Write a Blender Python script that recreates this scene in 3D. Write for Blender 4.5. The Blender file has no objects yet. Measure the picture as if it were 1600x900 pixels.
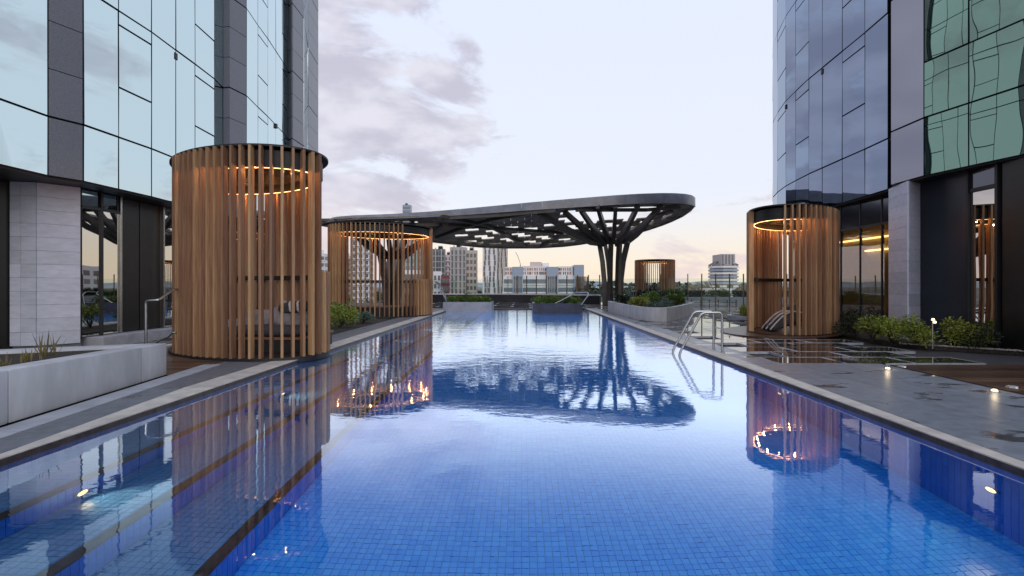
import bpy, bmesh, math, random
import numpy as np
from mathutils import Vector, Matrix
random.seed(7)
rng = np.random.default_rng(7)
S = bpy.context.scene
COL = S.collection

# ------------------------------------------------------------------ camera, sky, sun, exposure
F, CX, CY, H = 755.6, 815.0, 446.0, 1.35
cam = bpy.data.cameras.new('camera')
cam.sensor_width = 36.0
cam.lens = F / 1600 * 36.0
cam.shift_x = -(CX - 800) / 1600
cam.shift_y = -(450 - CY) / 1600
cam.clip_start = 0.05
cam.clip_end = 30000
camo = bpy.data.objects.new('camera', cam)
COL.objects.link(camo)
camo.location = (0, 0, H)
camo.rotation_euler = (math.radians(90), 0, 0)
S.camera = camo
S.view_settings.view_transform = 'Standard'
S.view_settings.look = 'None'
S.view_settings.exposure = 0.1
S.view_settings.gamma = 1.0
S.cycles.max_bounces = 10
S.cycles.transparent_max_bounces = 16
S.cycles.transmission_bounces = 8
S.cycles.sample_clamp_indirect = 6.0
S.cycles.use_denoising = True
SUN_AZ, SUN_EL = 160.0, 26.0         # degrees from the view axis, above the horizon: soft fill added behind the camera, clear of mirrors


def N(nt, typ, **kw):
    n = nt.nodes.new(typ)
    for k, v in kw.items():
        if k in n.inputs and not hasattr(type(n), k):
            n.inputs[k].default_value = v
        else:
            setattr(n, k, v)
    return n


def L(nt, a, b):
    nt.links.new(a, b)


def math_n(nt, op, a, b=None, c=None, clamp=False):
    n = nt.nodes.new('ShaderNodeMath')
    n.operation = op
    n.use_clamp = clamp
    for i, v in enumerate((a, b, c)):
        if v is None:
            continue
        if isinstance(v, (int, float)):
            n.inputs[i].default_value = v
        else:
            L(nt, v, n.inputs[i])
    return n.outputs[0]


def mix_n(nt, fac, a, b, blend='MIX'):
    n = nt.nodes.new('ShaderNodeMix')
    n.data_type = 'RGBA'
    n.blend_type = blend
    for i, v in ((0, fac), (6, a), (7, b)):
        if isinstance(v, (int, float)):
            n.inputs[i].default_value = v
        elif isinstance(v, tuple):
            n.inputs[i].default_value = v if len(v) == 4 else (*v, 1)
        else:
            L(nt, v, n.inputs[i])
    return n.outputs[2]


def ramp_n(nt, fac, lo, hi, smooth=True):
    n = nt.nodes.new('ShaderNodeMapRange')
    n.interpolation_type = 'SMOOTHSTEP' if smooth else 'LINEAR'
    n.inputs['From Min'].default_value = lo
    n.inputs['From Max'].default_value = hi
    L(nt, fac, n.inputs['Value'])
    return n.outputs[0]


def make_world():
    w = bpy.data.worlds.new('World')
    S.world = w
    w.use_nodes = True
    nt = w.node_tree
    nt.nodes.clear()
    out = N(nt, 'ShaderNodeOutputWorld')
    bg = N(nt, 'ShaderNodeBackground')
    sky = N(nt, 'ShaderNodeTexSky', sky_type='NISHITA', sun_disc=False)
    sky.sun_elevation = math.radians(SUN_EL)
    sky.sun_rotation = math.radians(SUN_AZ)
    sky.altitude = 50
    sky.air_density = 1.0
    sky.dust_density = 1.6
    sky.ozone_density = 1.6
    tc = N(nt, 'ShaderNodeTexCoord')
    sep = N(nt, 'ShaderNodeSeparateXYZ')
    L(nt, tc.outputs['Generated'], sep.inputs[0])
    x, y, z = sep.outputs
    # thin high cloud veils the dome; zenith brightened and blued as added fill
    el = math_n(nt, 'MAXIMUM', z, 0.0)
    veil_low = mix_n(nt, ramp_n(nt, el, 0.0, 0.20), (1.03, 0.86, 0.66), (0.865, 0.90, 1.0))
    veil = mix_n(nt, ramp_n(nt, el, 0.25, 0.9), veil_low, (0.78, 0.92, 1.22))
    skyc = mix_n(nt, 1.0, sky.outputs[0], (0.11, 0.11, 0.11), 'MULTIPLY')
    base = mix_n(nt, 0.86, skyc, veil)
    # cumulus bank: heaped on the left of the view, a thin bank along the horizon
    mp = N(nt, 'ShaderNodeMapping')
    mp.inputs['Scale'].default_value = (3.2, 3.2, 7.5)
    mp.inputs['Location'].default_value = (7.9, 3.1, 2.2)
    L(nt, tc.outputs['Generated'], mp.inputs[0])
    nz = N(nt, 'ShaderNodeTexNoise')
    nz.inputs['Scale'].default_value = 1.35
    nz.inputs['Detail'].default_value = 11
    nz.inputs['Roughness'].default_value = 0.60
    nz.inputs['Distortion'].default_value = 0.35
    L(nt, mp.outputs[0], nz.inputs['Vector'])
    left = ramp_n(nt, math_n(nt, 'MULTIPLY', x, -1.0), -0.12, 0.40)
    lowb = ramp_n(nt, math_n(nt, 'MULTIPLY', z, -1.0), -0.24, -0.03)
    cover = math_n(nt, 'MAXIMUM', math_n(nt, 'MULTIPLY', left, 0.27), math_n(nt, 'MULTIPLY', lowb, 0.10))
    dens = ramp_n(nt, math_n(nt, 'ADD', nz.outputs[0], cover), 0.60, 0.715)
    nz2 = N(nt, 'ShaderNodeTexNoise')
    nz2.inputs['Scale'].default_value = 2.6
    nz2.inputs['Detail'].default_value = 6
    L(nt, mp.outputs[0], nz2.inputs['Vector'])
    core = ramp_n(nt, nz2.outputs[0], 0.35, 0.65)
    ccol = mix_n(nt, core, (0.52, 0.51, 0.62), (0.74, 0.72, 0.81))
    ccol = mix_n(nt, ramp_n(nt, el, 0.0, 0.22), (0.80, 0.66, 0.66), ccol)
    c = mix_n(nt, math_n(nt, 'MULTIPLY', dens, 0.88), base, ccol)
    L(nt, c, bg.inputs[0])
    bg.inputs[1].default_value = 1.0
    L(nt, bg.outputs[0], out.inputs[0])


make_world()
sun = bpy.data.lights.new('sun', 'SUN')
sun.energy = 0.5
sun.angle = math.radians(40)
sun.color = (1.0, 0.93, 0.86)
suno = bpy.data.objects.new('sun', sun)
COL.objects.link(suno)
_d = Vector((math.sin(math.radians(SUN_AZ)), math.cos(math.radians(SUN_AZ)), math.tan(math.radians(SUN_EL)))).normalized()
suno.rotation_euler = (-_d).to_track_quat('-Z', 'Y').to_euler()

# ------------------------------------------------------------------ helpers
MAT = {}


def mat(name, col, rough=0.5, metal=0.0, var=0.12, vscale=4.0, bump=0.0, bscale=30.0, stretch=(1, 1, 1),
        emit=None, estr=0.0, rnd=0.0, spec=0.5, coords='Object', col2=None):
    m = bpy.data.materials.new(name)
    m.use_nodes = True
    nt = m.node_tree
    p = nt.nodes['Principled BSDF']
    p.inputs['Roughness'].default_value = rough
    p.inputs['Metallic'].default_value = metal
    p.inputs['Specular IOR Level'].default_value = spec
    tc = N(nt, 'ShaderNodeTexCoord')
    if coords == 'World':
        g = N(nt, 'ShaderNodeNewGeometry')
        src = g.outputs['Position']
    else:
        src = tc.outputs[coords]
    mp = N(nt, 'ShaderNodeMapping')
    mp.inputs['Scale'].default_value = stretch
    L(nt, src, mp.inputs[0])
    oi = N(nt, 'ShaderNodeObjectInfo')
    if coords == 'Object':
        L(nt, mix_n(nt, 1.0, (0, 0, 0), oi.outputs['Location'], 'ADD'), mp.inputs['Location'])
    nz = N(nt, 'ShaderNodeTexNoise')
    nz.inputs['Scale'].default_value = vscale
    nz.inputs['Detail'].default_value = 6
    nz.inputs['Roughness'].default_value = 0.6
    L(nt, mp.outputs[0], nz.inputs['Vector'])
    c2 = col2 if col2 else tuple(c * (1 - var * 2) for c in col)
    c1 = col if col2 else tuple(min(1, c * (1 + var)) for c in col)
    c = mix_n(nt, ramp_n(nt, nz.outputs[0], 0.3, 0.7), c2, c1)
    if rnd:
        hsv = N(nt, 'ShaderNodeHueSaturation')
        L(nt, c, hsv.inputs['Color'])
        L(nt, math_n(nt, 'MULTIPLY_ADD', oi.outputs['Random'], rnd * 2, 1 - rnd), hsv.inputs['Value'])
        L(nt, math_n(nt, 'MULTIPLY_ADD', oi.outputs['Random'], 0.02, 0.49), hsv.inputs['Hue'])
        c = hsv.outputs[0]
    L(nt, c, p.inputs['Base Color'])
    if bump:
        b = N(nt, 'ShaderNodeBump')
        b.inputs['Strength'].default_value = bump
        b.inputs['Distance'].default_value = 0.01
        n2 = N(nt, 'ShaderNodeTexNoise')
        n2.inputs['Scale'].default_value = bscale
        n2.inputs['Detail'].default_value = 4
        L(nt, mp.outputs[0], n2.inputs['Vector'])
        L(nt, n2.outputs[0], b.inputs['Height'])
        L(nt, b.outputs[0], p.inputs['Normal'])
    if emit:
        p.inputs['Emission Color'].default_value = (*emit, 1)
        p.inputs['Emission Strength'].default_value = estr
    MAT[name] = m
    return m


def glass_mat(name, tint, refl, under, wave=0.02, wscale=0.8, trans=0.0, rough=0.01):
    """Coated facade glass: a mirror share that grows at grazing angles over a dark (or see-through) pane."""
    m = bpy.data.materials.new(name)
    m.use_nodes = True
    nt = m.node_tree
    nt.nodes.clear()
    out = N(nt, 'ShaderNodeOutputMaterial')
    gl = N(nt, 'ShaderNodeBsdfGlossy')
    gl.inputs['Roughness'].default_value = rough
    fw = N(nt, 'ShaderNodeLayerWeight')
    fw.inputs['Blend'].default_value = 0.5
    L(nt, mix_n(nt, math_n(nt, 'POWER', fw.outputs['Facing'], 7.0), tint, (0.95, 0.96, 0.97)), gl.inputs['Color'])
    if trans:
        un = N(nt, 'ShaderNodeBsdfTransparent')
        un.inputs['Color'].default_value = (*under, 1)
    else:
        un = N(nt, 'ShaderNodeBsdfDiffuse')
        un.inputs['Color'].default_value = (*under, 1)
    lw = N(nt, 'ShaderNodeLayerWeight')
    lw.inputs['Blend'].default_value = 0.3
    fac = math_n(nt, 'MULTIPLY_ADD', lw.outputs['Fresnel'], 1 - refl, refl, clamp=True)
    if trans:                      # the inner faces of a pane pass the light on
        bk = N(nt, 'ShaderNodeNewGeometry')
        fac = math_n(nt, 'MULTIPLY', fac, math_n(nt, 'SUBTRACT', 1.0, bk.outputs['Backfacing']))
    mx = N(nt, 'ShaderNodeMixShader')
    L(nt, fac, mx.inputs[0])
    L(nt, un.outputs[0], mx.inputs[1])
    L(nt, gl.outputs[0], mx.inputs[2])
    if wave:
        g = N(nt, 'ShaderNodeNewGeometry')
        nz = N(nt, 'ShaderNodeTexNoise')
        nz.inputs['Scale'].default_value = wscale
        nz.inputs['Detail'].default_value = 1.0
        L(nt, g.outputs['Position'], nz.inputs['Vector'])
        b = N(nt, 'ShaderNodeBump')
        b.inputs['Strength'].default_value = 1.0
        b.inputs['Distance'].default_value = wave
        L(nt, nz.outputs[0], b.inputs['Height'])
        L(nt, b.outputs[0], gl.inputs['Normal'])
    L(nt, mx.outputs[0], out.inputs[0])
    MAT[name] = m
    return m


def wood_mat(name, c1, c2, rnd=0.22, rough=0.55, axis='z', spec=0.35):
    st = {'z': (14, 14, 0.7), 'x': (0.7, 14, 14), 'y': (14, 0.7, 14)}[axis]
    return mat(name, c1, rough, var=0.2, vscale=2.4, col2=c2, bump=0.25, bscale=9, stretch=st, rnd=rnd, spec=spec)


BASE = {}


class MB:
    """Collects boxes, bars, prisms and tubes; build() links them as one mesh object."""

    def __init__(self):
        self.v, self.f = [], []

    def add(self, vs, fs):
        o = len(self.v)
        self.v += [tuple(p) for p in vs]
        self.f += [tuple(i + o for i in q) for q in fs]
        return self

    def box(self, x0, x1, y0, y1, z0, z1):
        return self.add([(x0, y0, z0), (x1, y0, z0), (x1, y1, z0), (x0, y1, z0), (x0, y0, z1), (x1, y0, z1), (x1, y1, z1), (x0, y1, z1)],
                        [(3, 2, 1, 0), (4, 5, 6, 7), (0, 1, 5, 4), (1, 2, 6, 5), (2, 3, 7, 6), (3, 0, 4, 7)])

    def obox(self, c, ux, uy, uz, hx, hy, hz):
        c, ux, uy, uz = Vector(c), Vector(ux).normalized() * hx, Vector(uy).normalized() * hy, Vector(uz).normalized() * hz
        p = [c - ux - uy - uz, c + ux - uy - uz, c + ux + uy - uz, c - ux + uy - uz, c - ux - uy + uz, c + ux - uy + uz, c + ux + uy + uz, c - ux + uy + uz]
        return self.add(p, [(3, 2, 1, 0), (4, 5, 6, 7), (0, 1, 5, 4), (1, 2, 6, 5), (2, 3, 7, 6), (3, 0, 4, 7)])

    def bar(self, a, b, w, h=None, up=(0, 0, 1), w2=None, h2=None):
        """A four-sided bar from a to b, tapering from (w,h) to (w2,h2)."""
        a, b = Vector(a), Vector(b)
        h = h or w
        w2 = w2 or w
        h2 = h2 or h
        d = (b - a).normalized()
        s = d.cross(Vector(up))
        if s.length < 1e-4:
            s = Vector((1, 0, 0))
        s.normalize()
        t = s.cross(d).normalized()
        p = [a - s * w / 2 - t * h / 2, a + s * w / 2 - t * h / 2, a + s * w / 2 + t * h / 2, a - s * w / 2 + t * h / 2,
             b - s * w2 / 2 - t * h2 / 2, b + s * w2 / 2 - t * h2 / 2, b + s * w2 / 2 + t * h2 / 2, b - s * w2 / 2 + t * h2 / 2]
        return self.add(p, [(0, 1, 2, 3), (7, 6, 5, 4), (4, 5, 1, 0), (5, 6, 2, 1), (6, 7, 3, 2), (7, 4, 0, 3)])

    def tube(self, pts, r, n=8, caps=True):
        pts = [Vector(p) for p in pts]
        rs = r if isinstance(r, (list, tuple)) else [r] * len(pts)
        vs, fs = [], []
        ref = None
        for i, p in enumerate(pts):
            d = (pts[min(i + 1, len(pts) - 1)] - pts[max(i - 1, 0)]).normalized()
            if ref is None:
                ref = d.orthogonal().normalized()
            s = (ref - d * ref.dot(d)).normalized()
            ref = s
            t = d.cross(s)
            for k in range(n):
                a = 2 * math.pi * k / n
                vs.append(p + (s * math.cos(a) + t * math.sin(a)) * rs[i])
        for i in range(len(pts) - 1):
            for k in range(n):
                fs.append((i * n + k, i * n + (k + 1) % n, (i + 1) * n + (k + 1) % n, (i + 1) * n + k))
        if caps:
            fs.append(tuple(range(n - 1, -1, -1)))
            fs.append(tuple(range((len(pts) - 1) * n, len(pts) * n)))
        return self.add(vs, fs)

    def prism(self, poly, z0, z1):
        n = len(poly)
        zz0 = z0 if callable(z0) else (lambda x, y: z0)
        zz1 = z1 if callable(z1) else (lambda x, y: z1)
        vs = [(x, y, zz0(x, y)) for x, y in poly] + [(x, y, zz1(x, y)) for x, y in poly]
        fs = [tuple(range(n - 1, -1, -1)), tuple(range(n, 2 * n))] + [(i, (i + 1) % n, n + (i + 1) % n, n + i) for i in range(n)]
        return self.add(vs, fs)

    def ring(self, outer, inner, z0, z1, closed=True):
        n = len(outer)
        vs = [(x, y, z0) for x, y in outer] + [(x, y, z0) for x, y in inner] + [(x, y, z1) for x, y in outer] + [(x, y, z1) for x, y in inner]
        fs = []
        for i in range(n if closed else n - 1):
            j = (i + 1) % n
            fs += [(i, j, 2 * n + j, 2 * n + i), (n + j, n + i, 3 * n + i, 3 * n + j), (2 * n + i, 2 * n + j, 3 * n + j, 3 * n + i), (j, i, n + i, n + j)]
        if not closed:
            fs += [(0, 2 * n, 3 * n, n), (n - 1, 2 * n - 1, 4 * n - 1, 3 * n - 1)]
        return self.add(vs, fs)

    def lathe(self, prof, c, n=16):
        vs, fs = [], []
        for r, z in prof:
            for k in range(n):
                a = 2 * math.pi * k / n
                vs.append((c[0] + r * math.cos(a), c[1] + r * math.sin(a), c[2] + z))
        for i in range(len(prof) - 1):
            for k in range(n):
                fs.append((i * n + k, i * n + (k + 1) % n, (i + 1) * n + (k + 1) % n, (i + 1) * n + k))
        fs.append(tuple(range(n - 1, -1, -1)))
        fs.append(tuple(range((len(prof) - 1) * n, len(prof) * n)))
        return self.add(vs, fs)

    def mesh(self, name, m, off=(0, 0, 0), bevel=0, smooth=False):
        me = bpy.data.meshes.new(name)
        ox, oy, oz = off
        me.from_pydata([(x - ox, y - oy, z - oz) for x, y, z in self.v], [], self.f)
        if bevel or smooth:
            bm = bmesh.new()
            bm.from_mesh(me)
            bmesh.ops.recalc_face_normals(bm, faces=bm.faces)
            if bevel:
                bmesh.ops.bevel(bm, geom=[e for e in bm.edges if len(e.link_faces) == 2 and e.calc_face_angle(0) > 0.6], offset=bevel, segments=2, affect='EDGES', profile=0.6)
            bm.to_mesh(me)
            bm.free()
        if smooth:
            for p in me.polygons:
                p.use_smooth = True
            me.set_sharp_from_angle(angle=math.radians(40))
        if m:
            me.materials.append(MAT[m] if isinstance(m, str) else m)
        return me

    def build(self, name, m, parent=None, bevel=0, smooth=False):
        off = BASE.get(parent, (0, 0, 0)) if parent else (0, 0, 0)
        o = bpy.data.objects.new(name, self.mesh(name, m, off, bevel, smooth))
        COL.objects.link(o)
        if parent:
            o.parent = parent
            BASE[o] = off
        else:
            BASE[o] = (0, 0, 0)
        return o


def place(name, me, parent, loc, rz=0.0, rot=None):
    o = bpy.data.objects.new(name, me)
    COL.objects.link(o)
    off = BASE.get(parent, (0, 0, 0)) if parent else (0, 0, 0)
    if parent:
        o.parent = parent
    o.location = (loc[0] - off[0], loc[1] - off[1], loc[2] - off[2])
    o.rotation_euler = rot if rot else (0, 0, rz)
    return o


def thing(name, label, cat, loc=(0, 0, 0), group=None):
    o = bpy.data.objects.new(name, None)
    COL.objects.link(o)
    o.location = loc
    o.empty_display_size = 0.2
    BASE[o] = tuple(loc)
    return tag(o, label, cat, group)


def tag(o, label, cat, group=None):
    o['label'] = label
    o['category'] = cat
    if group:
        o['group'] = group
    return o


def struct(o):
    o['kind'] = 'structure'
    return o


def stuff(o):
    o['kind'] = 'stuff'
    return o


def boxes_mesh(name, arr, m):
    """arr: rows (cx,cy,cz,sx,sy,sz) -> one mesh of boxes, made in bulk."""
    a = np.asarray(arr, float)
    n = len(a)
    cs = np.array([(-1, -1, -1), (1, -1, -1), (1, 1, -1), (-1, 1, -1), (-1, -1, 1), (1, -1, 1), (1, 1, 1), (-1, 1, 1)], float) / 2
    v = (a[:, None, :3] + cs[None] * a[:, None, 3:6]).reshape(-1, 3)
    q = np.array([(3, 2, 1, 0), (4, 5, 6, 7), (0, 1, 5, 4), (1, 2, 6, 5), (2, 3, 7, 6), (3, 0, 4, 7)])
    f = (q[None] + (np.arange(n) * 8)[:, None, None]).reshape(-1, 4)
    me = bpy.data.meshes.new(name)
    me.from_pydata(v.tolist(), [], f.tolist())
    me.materials.append(MAT[m])
    return me


def link(name, me, parent=None):
    o = bpy.data.objects.new(name, me)
    COL.objects.link(o)
    if parent:
        o.parent = parent
        off = BASE.get(parent, (0, 0, 0))
        o.location = tuple(-c for c in off)
    return o


def gx(x, d):
    return (x - CX) / F * d


def gz(y, d):
    return H + (CY - y) / F * d


# ------------------------------------------------------------------ materials
mat('concrete', (0.50, 0.505, 0.53), 0.75, var=0.08, vscale=1.3, bump=0.12, bscale=14, coords='World', stretch=(2.6, 2.6, 0.7))
mat('planter_face', (0.40, 0.42, 0.50), 0.7, var=0.12, vscale=2.0, bump=0.1, coords='World')
mat('planter_dark', (0.045, 0.05, 0.085), 0.5, var=0.2, vscale=3)
mat('coping', (0.55, 0.50, 0.45), 0.65, var=0.10, vscale=5, bump=0.12, bscale=60, coords='World', rnd=0.06)
mat('channel', (0.40, 0.41, 0.45), 0.6, var=0.1, vscale=3, coords='World', rnd=0.05)
mat('slab', (0.05, 0.05, 0.052), 0.8, coords='World')
mat('soil', (0.045, 0.036, 0.028), 0.95, var=0.3, vscale=20, bump=0.8, bscale=40)
mat('stone', (0.58, 0.61, 0.71), 0.7, var=0.05, vscale=5, bump=0.1, bscale=60, rnd=0.10, stretch=(1, 1, 3))
mat('plinth', (0.16, 0.165, 0.18), 0.4, var=0.1)
mat('granite', (0.20, 0.205, 0.24), 0.35, var=0.10, vscale=40, rnd=0.06, bump=0.05, bscale=90, spec=0.6)
mat('black_metal', (0.018, 0.018, 0.02), 0.4, var=0.1)
mat('mullion', (0.015, 0.015, 0.018), 0.45, var=0.1)
mat('dark_wall', (0.022, 0.027, 0.038), 0.35, var=0.1, vscale=1.5)
mat('door_black', (0.010, 0.009, 0.009), 0.35, var=0.2)
mat('steel', (0.46, 0.46, 0.46), 0.27, metal=1.0, var=0.05)
mat('canopy_rim', (0.24, 0.238, 0.26), 0.34, var=0.10, vscale=2, rnd=0.10, metal=0.3)
mat('canopy_soffit', (0.36, 0.30, 0.24), 0.6, var=0.15, rnd=0.25)
mat('canopy_frame', (0.085, 0.075, 0.068), 0.38, var=0.12, metal=0.4)
wood_mat('slat_wood', (0.43, 0.255, 0.14), (0.28, 0.15, 0.078), rnd=0.40)
wood_mat('deck_wood', (0.125, 0.068, 0.042), (0.06, 0.032, 0.02), rnd=0.5, rough=0.34, axis='x', spec=0.35)
wood_mat('bench_wood', (0.30, 0.16, 0.08), (0.19, 0.09, 0.045), rnd=0.1, axis='x')
mat('post_wood', (0.16, 0.105, 0.06), 0.5, var=0.15, rnd=0.15)
mat('cabana_black', (0.016, 0.015, 0.015), 0.55, var=0.2, vscale=8)
mat('cushion', (0.23, 0.21, 0.22), 0.9, var=0.15, vscale=10, bump=0.4, bscale=120)
mat('cushion_dark', (0.05, 0.048, 0.055), 0.9, var=0.15, vscale=10, bump=0.4, bscale=120)
mat('cushion_pale', (0.55, 0.53, 0.52), 0.9, var=0.1, vscale=10, bump=0.3, bscale=120)
mat('led', (1, 0.7, 0.4), emit=(1.0, 0.47, 0.17), estr=5.0)
mat('led_far', (1, 0.7, 0.4), emit=(1.0, 0.40, 0.12), estr=11.0)
mat('lamp_glow', (1, 0.9, 0.7), emit=(1.0, 0.70, 0.34), estr=2.8)
mat('pool_lamp', (1, 0.9, 0.7), emit=(1.0, 0.66, 0.24), estr=2.6)
mat('cove', (1, 0.8, 0.5), emit=(1.0, 0.68, 0.26), estr=4.5)
mat('room', (0.42, 0.31, 0.15), 0.8, var=0.1)
mat('disc_glass', (0.6, 0.62, 0.66), 0.15)
mat('pebble', (0.42, 0.38, 0.34), 0.8, var=0.3, vscale=30, rnd=0.2)
mat('tile_strip', (0.050, 0.036, 0.032), 0.35, var=0.25, vscale=12, coords='World', spec=0.3)
glass_mat('glass_left', (0.60, 0.725, 0.74), 0.72, (0.05, 0.07, 0.08), wave=0.012, wscale=0.55)
glass_mat('glass_right', (0.235, 0.295, 0.40), 0.60, (0.02, 0.022, 0.035), wave=0.012, wscale=0.55)
glass_mat('glass_grey', (0.26, 0.28, 0.33), 0.42, (0.03, 0.033, 0.04), wave=0.004, wscale=0.5, rough=0.10)
glass_mat('glass_green', (0.52, 0.67, 0.54), 0.66, (0.02, 0.04, 0.032), wave=0.010, wscale=0.6)
glass_mat('glass_ground', (0.85, 0.84, 0.80), 0.62, (0.006, 0.007, 0.006), wave=0.004, wscale=0.7)
glass_mat('glass_room', (0.85, 0.84, 0.82), 0.24, (0.8, 0.78, 0.74), wave=0.004, wscale=0.7, trans=1)
glass_mat('glass_fence', (0.8, 0.9, 0.9), 0.05, (0.90, 0.95, 0.94), wave=0, trans=1)
for nm, c, c2 in (('leaf_green', (0.17, 0.26, 0.04), (0.07, 0.13, 0.022)), ('leaf_lime', (0.33, 0.36, 0.045), (0.15, 0.20, 0.025)),
                  ('leaf_blue', (0.15, 0.22, 0.17), (0.07, 0.115, 0.085)), ('leaf_dark', (0.035, 0.055, 0.018), (0.014, 0.025, 0.009)),
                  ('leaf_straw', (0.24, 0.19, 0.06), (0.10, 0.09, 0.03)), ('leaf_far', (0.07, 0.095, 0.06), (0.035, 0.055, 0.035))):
    m = mat(nm, c, 0.55, col2=c2, vscale=9, coords='World', rnd=0.12)
    p = m.node_tree.nodes['Principled BSDF']
    p.inputs['Subsurface Weight'].default_value = 0.0


mat('city_white', (0.80, 0.79, 0.79), 0.7, var=0.06)
mat('city_grey', (0.50, 0.48, 0.47), 0.7, var=0.08)
mat('city_dark', (0.22, 0.21, 0.22), 0.6, var=0.1)
mat('city_beige', (0.56, 0.49, 0.43), 0.7, var=0.08)
mat('city_pink', (0.60, 0.49, 0.46), 0.7, var=0.08)
mat('city_orange', (0.50, 0.24, 0.11), 0.7, var=0.1)
mat('city_teal', (0.30, 0.42, 0.43), 0.3, var=0.1)
mat('city_blue', (0.33, 0.40, 0.50), 0.4, var=0.1)
mat('city_red', (0.22, 0.05, 0.07), 0.7, var=0.1)
mat('window_dark', (0.13, 0.135, 0.145), 0.15, var=0.2, spec=0.8)  # lightened: distance haze is put into the window colour
mat('window_pale', (0.20, 0.24, 0.27), 0.12, var=0.2, spec=0.8)


def paver_mat(name, wet, dry, edge, thresh, soft, stain, rough_dry=0.6):
    """Stone paving: water lies in the middle of each dished paver, the rims stay dry; stains come from world noise."""
    m = bpy.data.materials.new(name)
    m.use_nodes = True
    nt = m.node_tree
    p = nt.nodes['Principled BSDF']
    tc = N(nt, 'ShaderNodeTexCoord')
    g = N(nt, 'ShaderNodeNewGeometry')
    oi = N(nt, 'ShaderNodeObjectInfo')
    nz = N(nt, 'ShaderNodeTexNoise')
    nz.inputs['Scale'].default_value = stain
    nz.inputs['Detail'].default_value = 5
    mp = N(nt, 'ShaderNodeMapping')
    mp.inputs['Scale'].default_value = (1.0, 1.9, 1.0)
    L(nt, g.outputs['Position'], mp.inputs[0])
    L(nt, mp.outputs[0], nz.inputs['Vector'])
    # generated coords run 0..1 over the paver: distance from the rim
    sep = N(nt, 'ShaderNodeSeparateXYZ')
    L(nt, tc.outputs['Generated'], sep.inputs[0])
    ex = math_n(nt, 'SUBTRACT', 0.5, math_n(nt, 'ABSOLUTE', math_n(nt, 'SUBTRACT', sep.outputs[0], 0.5)))
    ey = math_n(nt, 'SUBTRACT', 0.5, math_n(nt, 'ABSOLUTE', math_n(nt, 'SUBTRACT', sep.outputs[1], 0.5)))
    e = math_n(nt, 'MINIMUM', math_n(nt, 'MULTIPLY', ex, 1.6), ey)
    val = math_n(nt, 'ADD', nz.outputs[0], math_n(nt, 'MULTIPLY', math_n(nt, 'MINIMUM', e, 0.16), edge))
    val = math_n(nt, 'ADD', val, math_n(nt, 'MULTIPLY_ADD', oi.outputs['Random'], 0.10, -0.05))
    f = ramp_n(nt, val, thresh, thresh + soft)
    fine = N(nt, 'ShaderNodeTexNoise')
    fine.inputs['Scale'].default_value = 7
    fine.inputs['Detail'].default_value = 8
    L(nt, g.outputs['Position'], fine.inputs['Vector'])
    dcol = mix_n(nt, ramp_n(nt, fine.outputs[0], 0.3, 0.7), tuple(c * 0.8 for c in dry), tuple(c * 1.12 for c in dry))
    hsv = N(nt, 'ShaderNodeHueSaturation')
    L(nt, dcol, hsv.inputs['Color'])
    L(nt, math_n(nt, 'MULTIPLY_ADD', oi.outputs['Random'], 0.16, 0.92), hsv.inputs['Value'])
    L(nt, mix_n(nt, f, hsv.outputs[0], wet), p.inputs['Base Color'])
    L(nt, math_n(nt, 'MULTIPLY_ADD', f, 0.03 - rough_dry, rough_dry), p.inputs['Roughness'])
    p.inputs['Specular IOR Level'].default_value = 0.6
    L(nt, math_n(nt, 'MULTIPLY_ADD', f, 0.75, 1.45), p.inputs['IOR'])
    b = N(nt, 'ShaderNodeBump')
    b.inputs['Distance'].default_value = 0.004
    L(nt, math_n(nt, 'MULTIPLY_ADD', f, -0.4, 0.4), b.inputs['Strength'])
    L(nt, fine.outputs[0], b.inputs['Height'])
    L(nt, b.outputs[0], p.inputs['Normal'])
    MAT[name] = m


paver_mat('paver_flooded', (0.035, 0.034, 0.036), (0.36, 0.37, 0.40), 4.2, 0.645, 0.05, 0.9)
paver_mat('paver_dry', (0.085, 0.088, 0.095), (0.21, 0.23, 0.27), 0.0, 0.56, 0.09, 1.5, 0.36)
paver_mat('paver_left', (0.04, 0.04, 0.043), (0.15, 0.155, 0.175), 0.0, 0.66, 0.04, 1.3, 0.5)


def tile_mat(name, c1, c2, grout, pitch=None, rows=None):
    m = bpy.data.materials.new(name)
    m.use_nodes = True
    nt = m.node_tree
    p = nt.nodes['Principled BSDF']
    p.inputs['Roughness'].default_value = 0.25
    g = N(nt, 'ShaderNodeNewGeometry')
    wn = N(nt, 'ShaderNodeTexWhiteNoise')
    sn = N(nt, 'ShaderNodeVectorMath', operation='SNAP')
    sn.inputs[1].default_value = (0.06, 0.06, 0.3)
    L(nt, g.outputs['Position'], sn.inputs[0])
    L(nt, sn.outputs[0], wn.inputs['Vector'])
    c = mix_n(nt, wn.outputs['Value'], c1, c2)
    if pitch:
        sep = N(nt, 'ShaderNodeSeparateXYZ')
        L(nt, g.outputs['Position'], sep.inputs[0])
        lines = []
        for ax, pt in ((0, pitch), (1, pitch)):
            fr = math_n(nt, 'FRACT', math_n(nt, 'DIVIDE', sep.outputs[ax], pt))
            lines.append(math_n(nt, 'LESS_THAN', math_n(nt, 'ABSOLUTE', math_n(nt, 'SUBTRACT', fr, 0.5)), 0.43))
        c = mix_n(nt, math_n(nt, 'MULTIPLY', lines[0], lines[1]), grout, c)
    L(nt, c, p.inputs['Base Color'])
    MAT[name] = m


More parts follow.
